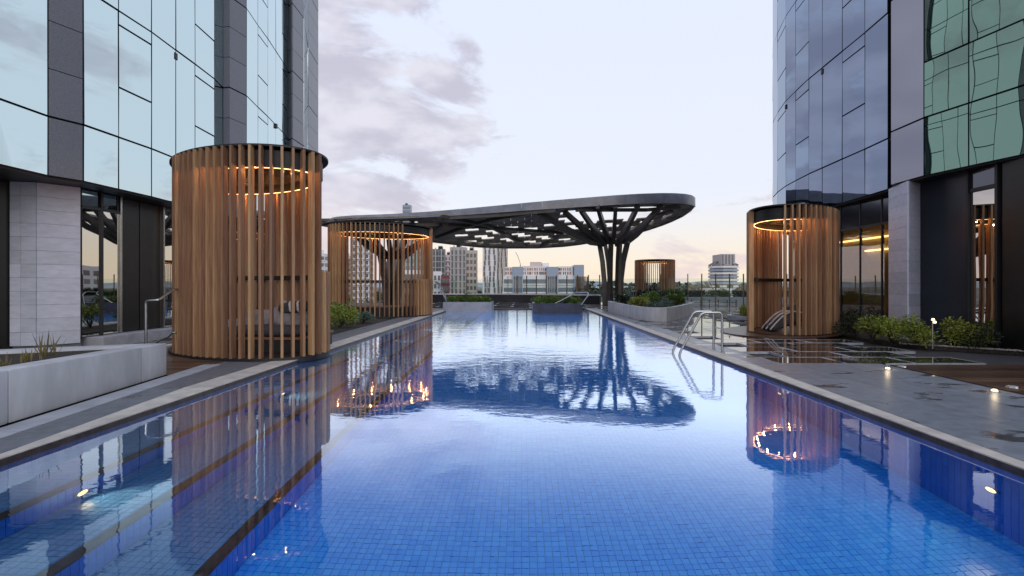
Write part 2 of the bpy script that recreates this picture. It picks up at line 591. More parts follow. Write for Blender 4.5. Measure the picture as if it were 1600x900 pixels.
tile_mat('tile_blue', (0.03, 0.33, 0.92), (0.055, 0.41, 0.97), None)
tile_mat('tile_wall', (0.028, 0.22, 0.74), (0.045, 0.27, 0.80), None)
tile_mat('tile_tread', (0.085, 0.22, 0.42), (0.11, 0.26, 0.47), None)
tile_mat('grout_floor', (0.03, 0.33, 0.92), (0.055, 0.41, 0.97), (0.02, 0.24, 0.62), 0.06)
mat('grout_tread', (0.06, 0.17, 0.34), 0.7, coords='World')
mat('grout', (0.02, 0.20, 0.55), 0.7, coords='World')


def water_mat():
    m = bpy.data.materials.new('water')
    m.use_nodes = True
    nt = m.node_tree
    nt.nodes.clear()
    out = N(nt, 'ShaderNodeOutputMaterial')
    gl = N(nt, 'ShaderNodeBsdfRefraction')
    gl.inputs['IOR'].default_value = 1.333
    gl.inputs['Roughness'].default_value = 0.0
    gl.inputs['Color'].default_value = (0.96, 0.985, 1.0, 1)
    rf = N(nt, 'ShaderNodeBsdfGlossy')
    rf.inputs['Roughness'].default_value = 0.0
    rf.inputs['Color'].default_value = (1.44, 1.60, 1.74, 1)  # stronger than real water: extra sky sheen put into the reflection colour
    fr = N(nt, 'ShaderNodeFresnel')
    fr.inputs['IOR'].default_value = 1.333
    g = N(nt, 'ShaderNodeNewGeometry')
    sep = N(nt, 'ShaderNodeSeparateXYZ')
    L(nt, g.outputs['Position'], sep.inputs[0])
    hs = []
    for sc, st, amp in ((1.6, (1, 1.5, 1), 0.012), (6.0, (1, 1.5, 1), 0.0062), (17.0, (1, 1.7, 1), 0.0014)):
        mp = N(nt, 'ShaderNodeMapping')
        mp.inputs['Scale'].default_value = st
        L(nt, g.outputs['Position'], mp.inputs[0])
        nz = N(nt, 'ShaderNodeTexNoise')
        nz.inputs['Scale'].default_value = sc
        nz.inputs['Detail'].default_value = 2
        L(nt, mp.outputs[0], nz.inputs['Vector'])
        hs.append(math_n(nt, 'MULTIPLY', nz.outputs[0], amp))
    h = math_n(nt, 'ADD', math_n(nt, 'ADD', hs[0], hs[1]), hs[2])
    # a breeze ruffles the middle and far water; close by it lies almost still
    pn = N(nt, 'ShaderNodeTexNoise')
    pn.inputs['Scale'].default_value = 0.35
    L(nt, g.outputs['Position'], pn.inputs['Vector'])
    amt = math_n(nt, 'MULTIPLY_ADD', ramp_n(nt, sep.outputs[1], 4.0, 11.0), 0.80, 0.20)
    amt = math_n(nt, 'MULTIPLY', amt, math_n(nt, 'MULTIPLY_ADD', pn.outputs[0], 1.2, 0.4))
    b = N(nt, 'ShaderNodeBump')
    b.inputs['Strength'].default_value = 1.0
    b.inputs['Distance'].default_value = 0.42
    L(nt, math_n(nt, 'MULTIPLY', h, amt), b.inputs['Height'])
    for q in (gl, rf, fr):
        L(nt, b.outputs[0], q.inputs['Normal'])
    mx = N(nt, 'ShaderNodeMixShader')
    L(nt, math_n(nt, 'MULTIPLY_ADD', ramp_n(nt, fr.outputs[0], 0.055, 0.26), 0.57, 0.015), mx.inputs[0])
    L(nt, gl.outputs[0], mx.inputs[1])
    L(nt, rf.outputs[0], mx.inputs[2])
    L(nt, mx.outputs[0], out.inputs[0])
    MAT['water'] = m


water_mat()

# ------------------------------------------------------------------ the pool
WZ = -0.06
PL, PR, PY0, PY1 = -4.08, 3.71, 0.6, 28.6
SX = [PL, -3.40, -2.75, -2.05]
ST = [0.35, 0.70, 1.05, 1.40]
TZ = [WZ - t for t in ST]
FLOOR = TZ[3]

mb = MB()
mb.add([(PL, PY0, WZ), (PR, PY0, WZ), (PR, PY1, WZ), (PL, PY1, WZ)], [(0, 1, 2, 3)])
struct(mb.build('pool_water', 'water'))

floor = struct(MB().box(SX[3], PR, PY0, PY1, FLOOR - 0.2, FLOOR - 0.004).build('pool_floor', 'grout_floor'))
wall = MB()
wall.box(PR + 0.006, PR + 0.22, PY0, PY1, FLOOR - 0.2, -0.066)
wall.box(PL - 0.22, PR + 0.22, PY1 + 0.006, PY1 + 0.2, FLOOR - 0.2, -0.066)
wall.box(PL - 0.22, PR + 0.22, PY0 - 0.2, PY0 - 0.006, FLOOR - 0.2, -0.066)
wall.box(PL - 0.22, PL - 0.006, PY0, PY1, FLOOR - 0.2, -0.066)
walls = struct(wall.build('pool_wall', 'grout'))
st = MB()
for i in range(3):
    st.box(SX[i] - (0.006 if i == 0 else -0.0), SX[i + 1] - 0.006, PY0, PY1, FLOOR - 0.2, TZ[i] - 0.004)
steps = struct(st.build('pool_steps', 'grout_tread'))

P = 0.06
TG = 0.005
# floor tiles: the nearest 300 one by one, the rest of the near floor in one mesh, beyond it the material takes over
me = boxes_mesh('tile', [(0, 0, 0, P - TG, P - TG, 0.012)], 'tile_blue')
near, rest = set(), []
ix0, ix1 = math.ceil(SX[3] / P), int(PR / P)
for j in range(20):
    for i in range(15):
        near.add((i - 2, j + 55))
for (i, j) in sorted(near):
    place('tile', me, floor, ((i + 0.5) * P, (j + 0.5) * P, FLOOR - 0.002 + random.uniform(-0.001, 0.001)))
for j in range(40, 155):
    for i in range(ix0, ix1):
        if (i, j) not in near:
            rest.append(((i + 0.5) * P, (j + 0.5) * P, FLOOR - 0.002, P - TG, P - TG, 0.012))
stuff(link('tile_field', boxes_mesh('tile_field', rest, 'tile_blue'), floor))

rows = []
for j in range(30, 480):
    y = (j + 0.5) * P
    for (z0, z1) in ((-0.10, -0.38), (-0.386, -0.70), (-0.706, -1.06), (-1.066, FLOOR + 0.004)):
        rows.append((PR, y, (z0 + z1) / 2, 0.012, P - TG, z0 - z1))
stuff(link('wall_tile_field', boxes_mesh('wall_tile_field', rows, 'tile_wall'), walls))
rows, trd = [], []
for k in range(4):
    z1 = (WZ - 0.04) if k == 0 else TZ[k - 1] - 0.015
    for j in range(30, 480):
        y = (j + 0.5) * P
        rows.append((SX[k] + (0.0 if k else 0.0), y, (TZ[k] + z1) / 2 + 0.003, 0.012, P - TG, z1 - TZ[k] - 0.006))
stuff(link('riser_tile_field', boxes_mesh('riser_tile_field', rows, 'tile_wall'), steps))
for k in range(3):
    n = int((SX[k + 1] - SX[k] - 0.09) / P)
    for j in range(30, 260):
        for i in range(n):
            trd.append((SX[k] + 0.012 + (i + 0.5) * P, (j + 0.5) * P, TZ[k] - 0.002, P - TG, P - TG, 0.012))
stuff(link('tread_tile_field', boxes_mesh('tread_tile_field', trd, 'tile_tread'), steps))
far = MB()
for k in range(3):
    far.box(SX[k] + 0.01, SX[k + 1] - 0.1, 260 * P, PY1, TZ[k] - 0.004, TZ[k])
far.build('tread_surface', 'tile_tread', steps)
for k in (1, 2, 3):
    w = 0.085
    nos = MB()
    nos.box(SX[k] - w, SX[k] + 0.008, PY0, PY1, TZ[k - 1] - 0.016, TZ[k - 1] + 0.006)
    nos.build('nosing_strip', 'tile_strip', steps)
band = MB()
band.box(PL - 0.004, PL + 0.008, PY0, PY1, -0.098, -0.012)
band.box(PR - 0.008, PR + 0.004, PY0, PY1, -0.098, -0.012)
band.box(PL, PR, PY1 - 0.008, PY1 + 0.004, -0.098, -0.012)
band.build('waterline_band', 'tile_strip', walls)


def pool_lamp(x, y, z, s, label, beam, group):
    t = thing('pool_light', label, 'pool light', (x, y, z), group)
    def rot(prof):
        m_ = MB().lathe(prof, (0, 0, 0), 14)
        m_.v = [(x + s * (0.008 + c), y + a, z + b) for a, b, c in m_.v]
        return m_
    rot([(0.062, 0.0), (0.060, 0.014), (0.046, 0.018), (0.046, 0.006)]).build('bezel', 'steel', t)
    rot([(0.044, 0.004), (0.044, 0.016), (0.030, 0.022)]).build('lens', 'pool_lamp', t)
    l = bpy.data.lights.new('pool_light_beam', 'SPOT')
    l.energy = beam
    l.color = (1.0, 0.86, 0.58)
    l.spot_size = math.radians(110)
    l.spot_blend = 0.9
    l.shadow_soft_size = 0.04
    lo = bpy.data.objects.new('pool_light_beam', l)
    COL.objects.link(lo)
    lo.parent = t
    lo.location = (s * 0.05, 0, 0.0)
    lo.rotation_euler = Vector((s * 1.0, 0.0, -0.42)).to_track_quat('-Z', 'Y').to_euler()


ordn = ['nearest the front edge', 'second, below the big left cabana', 'third from the front', 'fourth from the front', 'fifth and farthest']
for i, y in enumerate((3.72, 6.85, 9.95, 13.0, 16.1)):
    pool_lamp(SX[1], y, WZ - 0.57, 1, 'warm underwater light in the left step riser, ' + ordn[i], 16, 'underwater pool lights')
for i, y in enumerate((3.80, 6.92, 10.05)):
    pool_lamp(PR, y, WZ - 0.63, -1, 'round warm underwater light in the right pool wall, ' + ['nearest', 'middle one', 'farthest, near the ladder'][i], 16, 'underwater pool lights')

for i, y in enumerate((5.5, 8.6, 11.7)):
    il = MB().lathe([(0.045, 0.0), (0.043, 0.012), (0.02, 0.014)], (0, 0, 0), 14)
    il.v = [(PR - 0.006 - c, y + a, WZ - 1.08 + b) for a, b, c in il.v]
    il.build('water_inlet', 'disc_glass', walls)

# ------------------------------------------------------------------ ground, terrace, coping and paving
g = MB()
g.add([(-14000, -3000, -32), (14000, -3000, -32), (14000, 22000, -32), (-14000, 22000, -32)], [(0, 1, 2, 3)])
mat('city_ground', (0.13, 0.14, 0.13), 0.9, var=0.4, vscale=0.01, coords='World')
struct(g.build('city_ground', 'city_ground'))
t = MB()
t.box(-16, PL - 0.22, -3, 39.5, -0.6, -0.062)
t.box(PR + 0.22, 22, -3, 39.5, -0.6, -0.062)
t.box(PL - 0.22, PR + 0.22, PY1 + 0.2, 39.5, -0.6, -0.062)
t.box(PL - 0.22, PR + 0.22, -3, PY0 - 0.2, -0.6, -0.062)
terrace = struct(t.build('terrace_floor', 'slab'))

cop = struct(MB().box(PL - 0.36, PL - 0.002, PY0, PY1, -0.06, -0.034).box(PR + 0.002, PR + 0.24, PY0, PY1, -0.06, -0.034).build('pool_coping', 'slab'))


def xo(y):                       # outer edge of the left coping: narrows towards the camera
    return -4.17 - 0.115 * min(max(y - 3.8, -1.2), 2.6)


def xr(y):                       # outer edge of the right coping
    return 3.86 + 0.028 * min(max(y - 4.0, -1.5), 5.0)


y = 1.6
while y < PY1:
    y2 = min(y + 1.2, PY1)
    a, b = y + 0.0025, y2 - 0.0025
    MB().prism([(xo(a), a), (PL, a), (PL, b), (xo(b), b)], -0.034, 0.0).build('coping_stone', 'coping', cop, bevel=0.004)
    MB().prism([(PR, a), (xr(a), a), (xr(b), b), (PR, b)], -0.034, 0.0).build('coping_stone', 'coping', cop, bevel=0.004)
    y = y2


def pave(poly_fn, ys, name, m, parent, gap=0.004, z=0.0):
    for a, b in zip(ys[:-1], ys[1:]):
        q = poly_fn(a + gap, b - gap)
        if q:
            MB().prism(q, z - 0.05, z).build(name, m, parent)


# left: grey pavers, then a pale drain channel at the planter foot, both running slightly askew to the pool
def xc(y):                       # planter wall foot line
    return -5.0 - 0.135 * (y - 4.66)


ys = [1.6 + 0.95 * i for i in range(8)]
pave(lambda a, b: [(xc(a) + 0.36, a), (xo(a) - 0.004, a), (xo(b) - 0.004, b), (xc(b) + 0.36, b)], ys, 'paver', 'paver_left', terrace)
pave(lambda a, b: [(xc(a) + 0.06, a), (xc(a) + 0.352, a), (xc(b) + 0.352, b), (xc(b) + 0.06, b)], ys, 'channel_stone', 'channel', terrace, z=0.004)
# left strip between the two near cabanas, along the pool
ys = [11.2 + 1.2 * i for i in range(15)]
pave(lambda a, b: [(-5.18, a), (-4.472, a), (-4.472, b), (-5.18, b)], ys, 'paver', 'paver_left', terrace)
# left walkway behind the planter: wet dark paving
gridm = {}


def grid_pave(x0, x1, y0, y1, px, py, m, skip=None, jit=0.0):
    me = gridm.get((px, py, m))
    if me is None:
        me = MB().box(-px / 2 + 0.005, px / 2 - 0.005, -py / 2 + 0.005, py / 2 - 0.005, -0.05, 0).mesh('paver', m)
        gridm[(px, py, m)] = me
    j = 0
    y = y0
    while y < y1 - 1e-4:
        x = x0 + (-px * 0.5 if j % 2 else 0)
        while x < x1 - 1e-4:
            c = (x + px / 2, y + py / 2)
            if c[0] - px * 0.3 > x0 - 1e-3 and c[0] + px * 0.3 < x1 + 1e-3 and not (skip and skip(*c)):
                if x < x0 - 1e-4 or x + px > x1 + 1e-4:
                    a, b = max(x, x0), min(x + px, x1)
                    MB().box(a + .005, b - .005, y + .005, y + py - .005, -0.05, 0).build('paver', m, terrace)
                else:
                    place('paver', me, terrace, (c[0], c[1], random.uniform(-0.001, 0.001)))
            x += px
        y += py
        j += 1


def planter_skip(x, y):
    return x > xc(y) - 0.5 and y < 7.2


grid_pave(-9.1, -5.5, 5.4, 24, 1.2, 0.9, 'paver_flooded', lambda x, y: (y < 7.6 and x > xc(y) - 0.9) or (x > -7.9 and 7.3 < y < 12.2) or (x > -7.2 and y > 11.8))
# right: dry grey pavers close by, then the flooded field beyond
ys = [1.6 + 1.352 * i for i in range(6)]
for c0, c1 in ((None, 4.72), (4.726, 5.46), (5.466, 6.18)):
    pave(lambda a, b: [((xr(a) + 0.004) if c0 is None else c0, a), (c1, a), (c1, b), ((xr(b) + 0.004) if c0 is None else c0, b)], ys, 'paver', 'paver_dry', terrace)
ys = [8.364 + 1.35 * i for i in range(16)]
pave(lambda a, b: [(xr(a) + 0.004, a), (4.44, a), (4.44, b), (xr(b) + 0.004, b)], ys, 'paver', 'paver_dry', terrace)
grid_pave(4.446, 8.4, 8.364, 21.9, 1.2, 0.75, 'paver_flooded')
grid_pave(8.4, 10.2, 10.95, 13.2, 0.9, 0.75, 'paver_flooded', lambda x, y: x > 8.7)
grid_pave(8.4, 13.0, 14.5, 21.9, 1.2, 0.75, 'paver_flooded')
grid_pave(4.446, 16.0, 21.9, 37.0, 2.4, 1.5, 'paver_flooded')
grid_pave(-9, 4.446, 28.9, 38.6, 2.4, 1.6, 'paver_flooded')

# timber decks
for (x0, x1, y0, y1) in ((6.27, 9.9, 2.0, 8.36),):
    me = MB().box(0, x1 - x0, -0.066, 0.066, -0.03, 0).mesh('deck_board', 'deck_wood', bevel=0.003)
    n = int((y1 - y0) / 0.145)
    deck = struct(MB().box(x0, x1, y0, y1, -0.061, -0.034).build('timber_deck', 'slab'))
    for i in range(n):
        place('deck_board', me, deck, (x0, y0 + (i + 0.5) * 0.145, 0.0))
dr = MB().box(6.184, 6.266, 1.6, 8.36, -0.06, -0.03)
drain = struct(dr.build('drain_channel', 'slab'))
gr = MB()
for i in range(110):
    gr.box(6.188, 6.262, 1.6 + i * 0.06, 1.6 + i * 0.06 + 0.035, -0.03, -0.006)
stuff(gr.build('drain_grate', 'black_metal', drain))
deck2 = struct(MB().box(-7.9, -5.25, 7.3, 12.2, -0.061, -0.034).build('timber_deck', 'slab'))
me = MB().box(0, 2.65, -0.066, 0.066, -0.03, 0).mesh('deck_board', 'deck_wood', bevel=0.003)
for i in range(33):
    yy = 7.38 + i * 0.145
    xe = xc(yy) + 0.05 if yy < 8.3 else -5.31
    o = place('deck_board', me, deck2, (-7.9, yy, 0.0))
    o.scale.x = (xe + 7.9) / 2.65
xs = struct(MB().box(-5.3, -4.475, 8.25, 11.2, -0.05, -0.006).build('paving_strip', 'paver_left'))

# ------------------------------------------------------------------ slatted cabanas
def ell(c, a, b, r, t, k=1.0, inset=0.0):
    q = math.sqrt(1 - r * r)
    ct, sn = math.cos(t), math.sin(t)
    x, y = a * ct, b * (r * ct + q * sn)
    if inset:
        dx, dy = -a * sn, b * (-r * sn + q * ct)
        l = math.hypot(dx, dy)
        x, y = x - dy / l * inset, y + dx / l * inset
    return (c[0] + x * k, c[1] + y * k)


def cabana(name, label, c, a, b, r, top, full, low, spacing=0.172, rail_spans=(), led='led', fas=0.36, base='cabana_black',
           roof_k=1.0, floor=True, lowh=1.58, light=14, glow=2.5):
    t = thing(name, label, 'cabana', (c[0], c[1], 0), 'slatted timber cabanas on the terrace')
    M = 720
    pts = [ell(c, a, b, r, 2 * math.pi * i / M) for i in range(M + 1)]
    acc = [0]
    for p, q in zip(pts[:-1], pts[1:]):
        acc.append(acc[-1] + math.dist(p, q))
    n = round(acc[-1] / spacing)
    sp = acc[-1] / n

    def mk(h):
        return MB().box(-0.0225, 0.0225, -0.065, 0.065, 0.0, h).mesh('slat', 'slat_wood', bevel=0.004)
    mf, ml = mk(top - 0.045), mk(lowh)

    def inside(deg, spans):
        return any((deg - s) % 360 <= (e - s) % 360 for s, e in spans)
    k = 0
    for i in range(n):
        d = i * sp
        while acc[k + 1] < d:
            k += 1
        f = (d - acc[k]) / (acc[k + 1] - acc[k])
        x = pts[k][0] + (pts[k + 1][0] - pts[k][0]) * f
        y = pts[k][1] + (pts[k + 1][1] - pts[k][1]) * f
        tx, ty = pts[k + 1][0] - pts[k][0], pts[k + 1][1] - pts[k][1]
        deg = math.degrees(math.atan2(y - c[1], x - c[0]))
        if inside(deg, full):
            place('slat', mf, t, (x, y, 0.045), math.atan2(ty, tx) + random.uniform(-.02, .02))
        elif inside(deg, low):
            place('slat', ml, t, (x, y, 0.045), math.atan2(ty, tx) + random.uniform(-.02, .02))
    R = 96
    ts = [2 * math.pi * i / R for i in range(R)]
    o = [ell(c, a, b, r, q, roof_k, 0.075) for q in ts]
    i_ = [ell(c, a, b, r, q, roof_k, 0.115) for q in ts]
    e_ = [ell(c, a, b, r, q, roof_k, 0.055) for q in ts]
    MB().ring(o, i_, top - fas, top - 0.05).build('fascia_ring', 'cabana_black', t, smooth=True)
    MB().prism([ell(c, a, b, r, q, roof_k, -0.03) for q in ts], top - 0.005, top + 0.03).build('roof', 'cabana_black', t)
    cl = MB().prism(i_, top - 0.16, top - 0.06).build('ceiling', 'cabana_black', t)
    slm = MB()
    ys = np.arange(c[1] - b + 0.25, c[1] + b - 0.2, 0.11)
    for yy in ys:
        xsn = [p for p in [ell(c, a, b, r, q, roof_k, 0.2) for q in ts] if abs(p[1] - yy) < 0.07]
        if len(xsn) > 1:
            slm.box(min(p[0] for p in xsn), max(p[0] for p in xsn), yy - 0.03, yy + 0.03, top - 0.2, top - 0.161)
    stuff(slm.build('ceiling_batten', 'cabana_black', cl))
    l1 = [ell(c, a, b, r, q, roof_k, 0.118) for q in ts]
    l2 = [ell(c, a, b, r, q, roof_k, 0.140) for q in ts]
    MB().ring(l1, l2, top - fas - 0.007, top - fas - 0.001).build('light_strip', led, t)
    for q in range(light):
        lx, ly = ell(c, a, b, r, 2 * math.pi * (q + 0.5) / light, roof_k, 0.22)
        l = bpy.data.lights.new('strip_glow', 'POINT')
        l.energy = glow
        l.color = (1.0, 0.40, 0.12)
        l.shadow_soft_size = 0.012
        lo = bpy.data.objects.new('strip_glow', l)
        COL.objects.link(lo)
        lo.parent = t
        lo.location = (lx - c[0], ly - c[1], top - fas - 0.05)
    # base ring under the slats, a mid rail behind them
    MB().ring([ell(c, a, b, r, q, 1, -0.055) for q in ts], [ell(c, a, b, r, q, 1, 0.12) for q in ts], -0.05, 0.05).build('base_ring', 'cabana_black', t, smooth=True)
    for s, e in rail_spans:
        q = [2 * math.pi * i / 240 for i in range(241)]
        sel = [u for u in (math.radians(s + (e - s) * i / 40) for i in range(41))]
        # spans are polar angles: map them to curve parameters
        def par(phi):
            dx, dy = math.cos(phi) / a, math.sin(phi) / b
            return math.atan2((dy - r * dx) / math.sqrt(1 - r * r), dx)
        o2 = [ell(c, a, b, r, par(u), 1, 0.08) for u in sel]
        i2 = [ell(c, a, b, r, par(u), 1, 0.15) for u in sel]
        MB().ring(o2, i2, lowh - 0.11, lowh - 0.01, closed=False).build('rail', 'cabana_black', t)
    if floor:
        MB().prism([ell(c, a, b, r, q, 1, 0.10) for q in ts], -0.02, 0.04).build('floor_plate', base, t)
    return t


C1 = (-5.67, 10.05)
cabana('slatted_cabana', 'big round timber slat cabana at left, overhanging the pool edge, nearest the camera', C1, 1.80, 1.42, -0.455, 3.85,
       [(207, 337), (32, 152)], [(337, 392)], rail_spans=((32, 152), (-23, 32)))
C2 = (-6.25, 21.65)
cabana('slatted_cabana', 'middle timber slat cabana beneath the left end of the dark canopy', C2, 2.10, 1.75, 0.24, 3.94,
       [(160, 319), (8, 74), (99, 124)], [(319, 368)], rail_spans=((8, 74), (99, 170), (170, 319), (-41, 8)), spacing=0.19)
C3 = (7.95, 14.2)
cabana('slatted_cabana', 'round timber slat cabana at right in front of the dark glass tower', C3, 1.45, 1.50, 0.476, 3.47,
       [(231, 342), (22, 203)], [], rail_spans=((22, 203),), spacing=0.165, base='deck_wood')
C4 = (11.45, 41.6)
cabana('slatted_cabana', 'small far timber slat cabana beyond the glass fence, right of the canopy trunk', C4, 1.62, 1.62, 0.0, 3.50,
       [(270, 596 - 360), (128, 232)], [], rail_spans=(), spacing=0.17, fas=0.2, light=5, glow=2.5)
# timber disc the right cabana stands on
ts = [2 * math.pi * i / 64 for i in range(64)]
pl = MB().prism([ell((C3[0] - 0.35, C3[1] - 0.05), 1.9, 1.9, 0.35, q) for q in ts], 0.002, 0.028)
struct(pl.build('timber_platform', 'deck_wood'))


def cushion(name, m, parent, c, s, rot=(0, 0, 0), puff=0.25):
    bm = bmesh.new()
    bmesh.ops.create_cube(bm, size=1.0)
    bmesh.ops.subdivide_edges(bm, edges=bm.edges[:], cuts=5, use_grid_fill=True)
    for v in bm.verts:
        x, y, z = v.co * 2
        f = 1 - 0.22 * (abs(x) ** 4 + abs(y) ** 4) * 0.5
        v.co = Vector((x * (1 - 0.10 * abs(z) ** 3), y * (1 - 0.10 * abs(z) ** 3), z * (f + puff * (1 - x * x) * (1 - y * y)))) * 0.5
        v.co = Vector((v.co.x * s[0], v.co.y * s[1], v.co.z * s[2]))
    me = bpy.data.meshes.new(name)
    bm.to_mesh(me)
    bm.free()
    for p in me.polygons:
        p.use_smooth = True
    me.materials.append(MAT[m])
    return place(name, me, parent, c, rot=rot)


db = thing('daybed', 'grey upholstered daybed seen through the slats of the big left cabana', 'daybed', (-5.05, 10.05, 0.04))
MB().box(-6.1, -4.25, 9.35, 10.85, 0.04, 0.30).build('base', 'cabana_black', db, bevel=0.01)
MB().box(-6.13, -4.22, 9.32, 10.88, 0.30, 0.345).build('timber_edge', 'bench_wood', db, bevel=0.005)
cushion('seat_cushion', 'cushion_dark', db, (-5.15, 10.1, 0.43), (1.75, 1.42, 0.18))
cushion('back_cushion', 'cushion', db, (-4.75, 10.25, 0.66), (0.95, 0.42, 0.45), (math.radians(-22), 0, 0.15))
cushion('back_cushion', 'cushion', db, (-5.55, 10.35, 0.58), (0.65, 0.40, 0.42), (math.radians(-26), 0, 0.1))
th = cushion('bolster', 'cushion_dark', db, (-4.72, 10.12, 0.90), (0.62, 0.26, 0.20), (0, -0.1, 0.1))
for k in range(3):
    cushion('bolster_stripe', 'cushion_pale', db, (-4.95 + 0.16 * k, 10.09, 0.905), (0.035, 0.275, 0.215), (0, -0.1, 0.1))

lc = thing('lounge_chair', 'low dark lounge chair with pale curved arms inside the right cabana', 'chair', (7.55, 13.9, 0.04))
for k in range(3):
    y = 13.62 + 0.24 * k
    pts = [(7.0 + 0.13 * i, y, 0.10 + 0.52 * math.sin(min(1.0, i / 6.5) * math.pi * 0.62)) for i in range(8)]
    MB().tube(pts, 0.022, 6).build('frame_band', 'cushion_pale', lc, smooth=True)
cushion('seat_cushion', 'cushion_dark', lc, (7.45, 13.9, 0.28), (0.85, 0.62, 0.20), (0, -0.42, 0))
cushion('back_cushion', 'cushion_dark', lc, (7.85, 13.95, 0.50), (0.25, 0.62, 0.5), (0, 0.35, 0))

bn = thing('round_bench', 'low timber bench inside the middle cabana', 'bench', (C2[0], C2[1], 0.04))
oo = [ell(C2, 2.1, 1.75, 0.24, math.radians(200 + 3.6 * i), 1, 0.2) for i in range(41)]
ii = [ell(C2, 2.1, 1.75, 0.24, math.radians(200 + 3.6 * i), 1, 0.75) for i in range(41)]
MB().ring(oo, ii, 0.42, 0.48, closed=False).build('seat', 'bench_wood', bn)
MB().ring([ell(C2, 2.1, 1.75, 0.24, math.radians(200 + 3.6 * i), 1, 0.24) for i in range(41)], [ell(C2, 2.1, 1.75, 0.24, math.radians(200 + 3.6 * i), 1, 0.7) for i in range(41)], 0.04, 0.418, closed=False).build('base', 'cabana_black', bn)

# ------------------------------------------------------------------ glass towers on either side
def tower(name, label, pts, types, k, levels, mats, inward, back):
    """pts: plan points along the street front; types per segment; levels: storey lines."""
    t = thing(name, label, 'tower', (pts[0][0] * k, pts[0][1] * k, 0))
    p = [Vector((x * k, y * k, 0)) for x, y in pts]
    s = 1 if inward > 0 else -1            # direction of the building's inside along x
    zb, zt = levels[0], levels[-1]
    nrm = []
    for a, b in zip(p[:-1], p[1:]):
        d = (b - a).normalized()
        nrm.append(Vector((d.y, -d.x, 0)) * (1 if s < 0 else -1))
    body = []
    for i, q in enumerate(p):
        nn = (nrm[max(i - 1, 0)] + nrm[min(i, len(nrm) - 1)]).normalized()
        body.append((q.x - nn.x * 0.07, q.y - nn.y * 0.07))
    body += back
    if s > 0:
        body = body[::-1]
    MB().prism(body, zb - 0.02, zt + 0.3).build('frame', 'mullion', t)
    g = 0.022
    for a, b, ty in zip(p[:-1], p[1:], types):
        if ty == '-':
            continue
        d = (b - a)
        w = d.length
        d.normalize()
        n = Vector((d.y, -d.x, 0)) * (1 if s < 0 else -1)     # outward normal
        for z0, z1 in zip(levels[:-1], levels[1:]):
            h = z1 - z0
            if ty == 'S':
                cuts = [0, h / 3, 2 * h / 3, h] if h > 2 else [0, h]
                m, nm, gg = mats['S'], 'stone_panel', 0.008
            elif ty == 'W' and h > 2:
                cuts = [0, h * 0.395, h * 0.89, h]
                m, nm, gg = mats['G'], 'glass_pane', g
            elif ty == 'E':
                cuts = [0, h * 0.385, h] if h > 2 else [0, h]
                m, nm, gg = mats['E'], 'glass_pane', g
            elif ty == 'Y':
                cuts = [0, h]
                m, nm, gg = mats['Y'], 'grey_panel', g
            else:
                cuts = [0, h]
                m, nm, gg = mats['G'], 'glass_pane', g
            for c0, c1 in zip(cuts[:-1], cuts[1:]):
                e0 = g if c0 == 0 else gg
                e1 = g if c1 == h else gg
                c = (a + b) / 2
                c.z = z0 + (c0 + e0 + c1 - e1) / 2
                ra, rb = random.gauss(0, 0.0035), random.gauss(0, 0.0035)
                if nm != 'glass_pane':
                    ra = rb = 0
                nn = (n + d * ra + Vector((0, 0, rb))).normalized()
                c = c - n * 0.015
                dd = d - nn * d.dot(nn)
                up = nn.cross(dd)
                MB().obox(c, dd, nn, up, w / 2 - g * 0.7, 0.02, (c1 - c0 - e0 - e1) / 2).build(nm, m, t)
    return t


LP = [(-10.13, 2.6), (-10.13, 4.5), (-10.13, 6.4), (-10.13, 8.35), (-10.13, 10.34), (-9.88, 10.9), (-9.84, 11.8), (-9.80, 12.8), (-9.86, 13.78), (-9.90, 14.65), (-9.98, 15.7), (-10.14, 16.42),
      (-9.89, 16.36), (-9.73, 17.1), (-9.93, 18.2), (-10.08, 19.2), (-10.28, 20.2), (-10.45, 21.1), (-10.64, 21.95), (-10.72, 22.3), (-10.46, 22.05), (-10.50, 23.3), (-11.5, 26.0), (-11.60, 26.3), (-11.9, 28.3)]
LT = ['W', 'G', 'G', 'G', 'S', 'G', 'W', 'G', 'G', 'W', 'G', 'S', 'S', 'G', 'W', 'G', 'G', 'W', 'G', 'S', 'S', 'G', 'G', 'S']
lev = [3.51, 4.69] + [7.54 + 2.85 * i for i in range(6)]
lt = tower('glass_tower', 'pale blue glass tower with grey stone columns filling the left side', LP, LT, 0.923, lev,
           {'S': 'granite', 'G': 'glass_left'}, -1, [(-13.5, 27.5), (-17, 27.5), (-17, 3.3)])
RP = [(10.6, 2.6), (10.1, 4.4), (9.55, 6.7), (8.88, 9.6), (8.69, 10.44), (8.72, 11.42), (9.02, 11.6), (9.02, 11.9), (9.12, 12.84), (9.19, 13.85), (9.27, 14.9), (9.33, 15.7), (9.47, 16.7), (9.62, 17.6),
      (9.95, 18.8), (10.35, 19.9), (10.85, 20.9), (11.5, 21.8), (12.4, 22.6), (13.6, 23.2), (15.2, 23.7)]
RT = ['E', 'E', 'E', 'E', 'Y', '-', '-', 'G', 'W', 'G', 'G', 'W', 'G', 'W', 'G', 'G', 'W', 'G', 'G', 'G']
kr = 1.1
levr = [1.35 + 2.36 * kr, 1.35 + 3.62 * kr] + [1.35 + (6.71 + 3.09 * i) * kr for i in range(6)]
rt = tower('glass_tower', 'dark violet glass tower with a green glass corner filling the right side', RP, RT, kr, levr,
           {'S': 'granite', 'G': 'glass_right', 'E': 'glass_green', 'Y': 'glass_grey'}, 1, [(24, 26.5), (24, 2.8)])

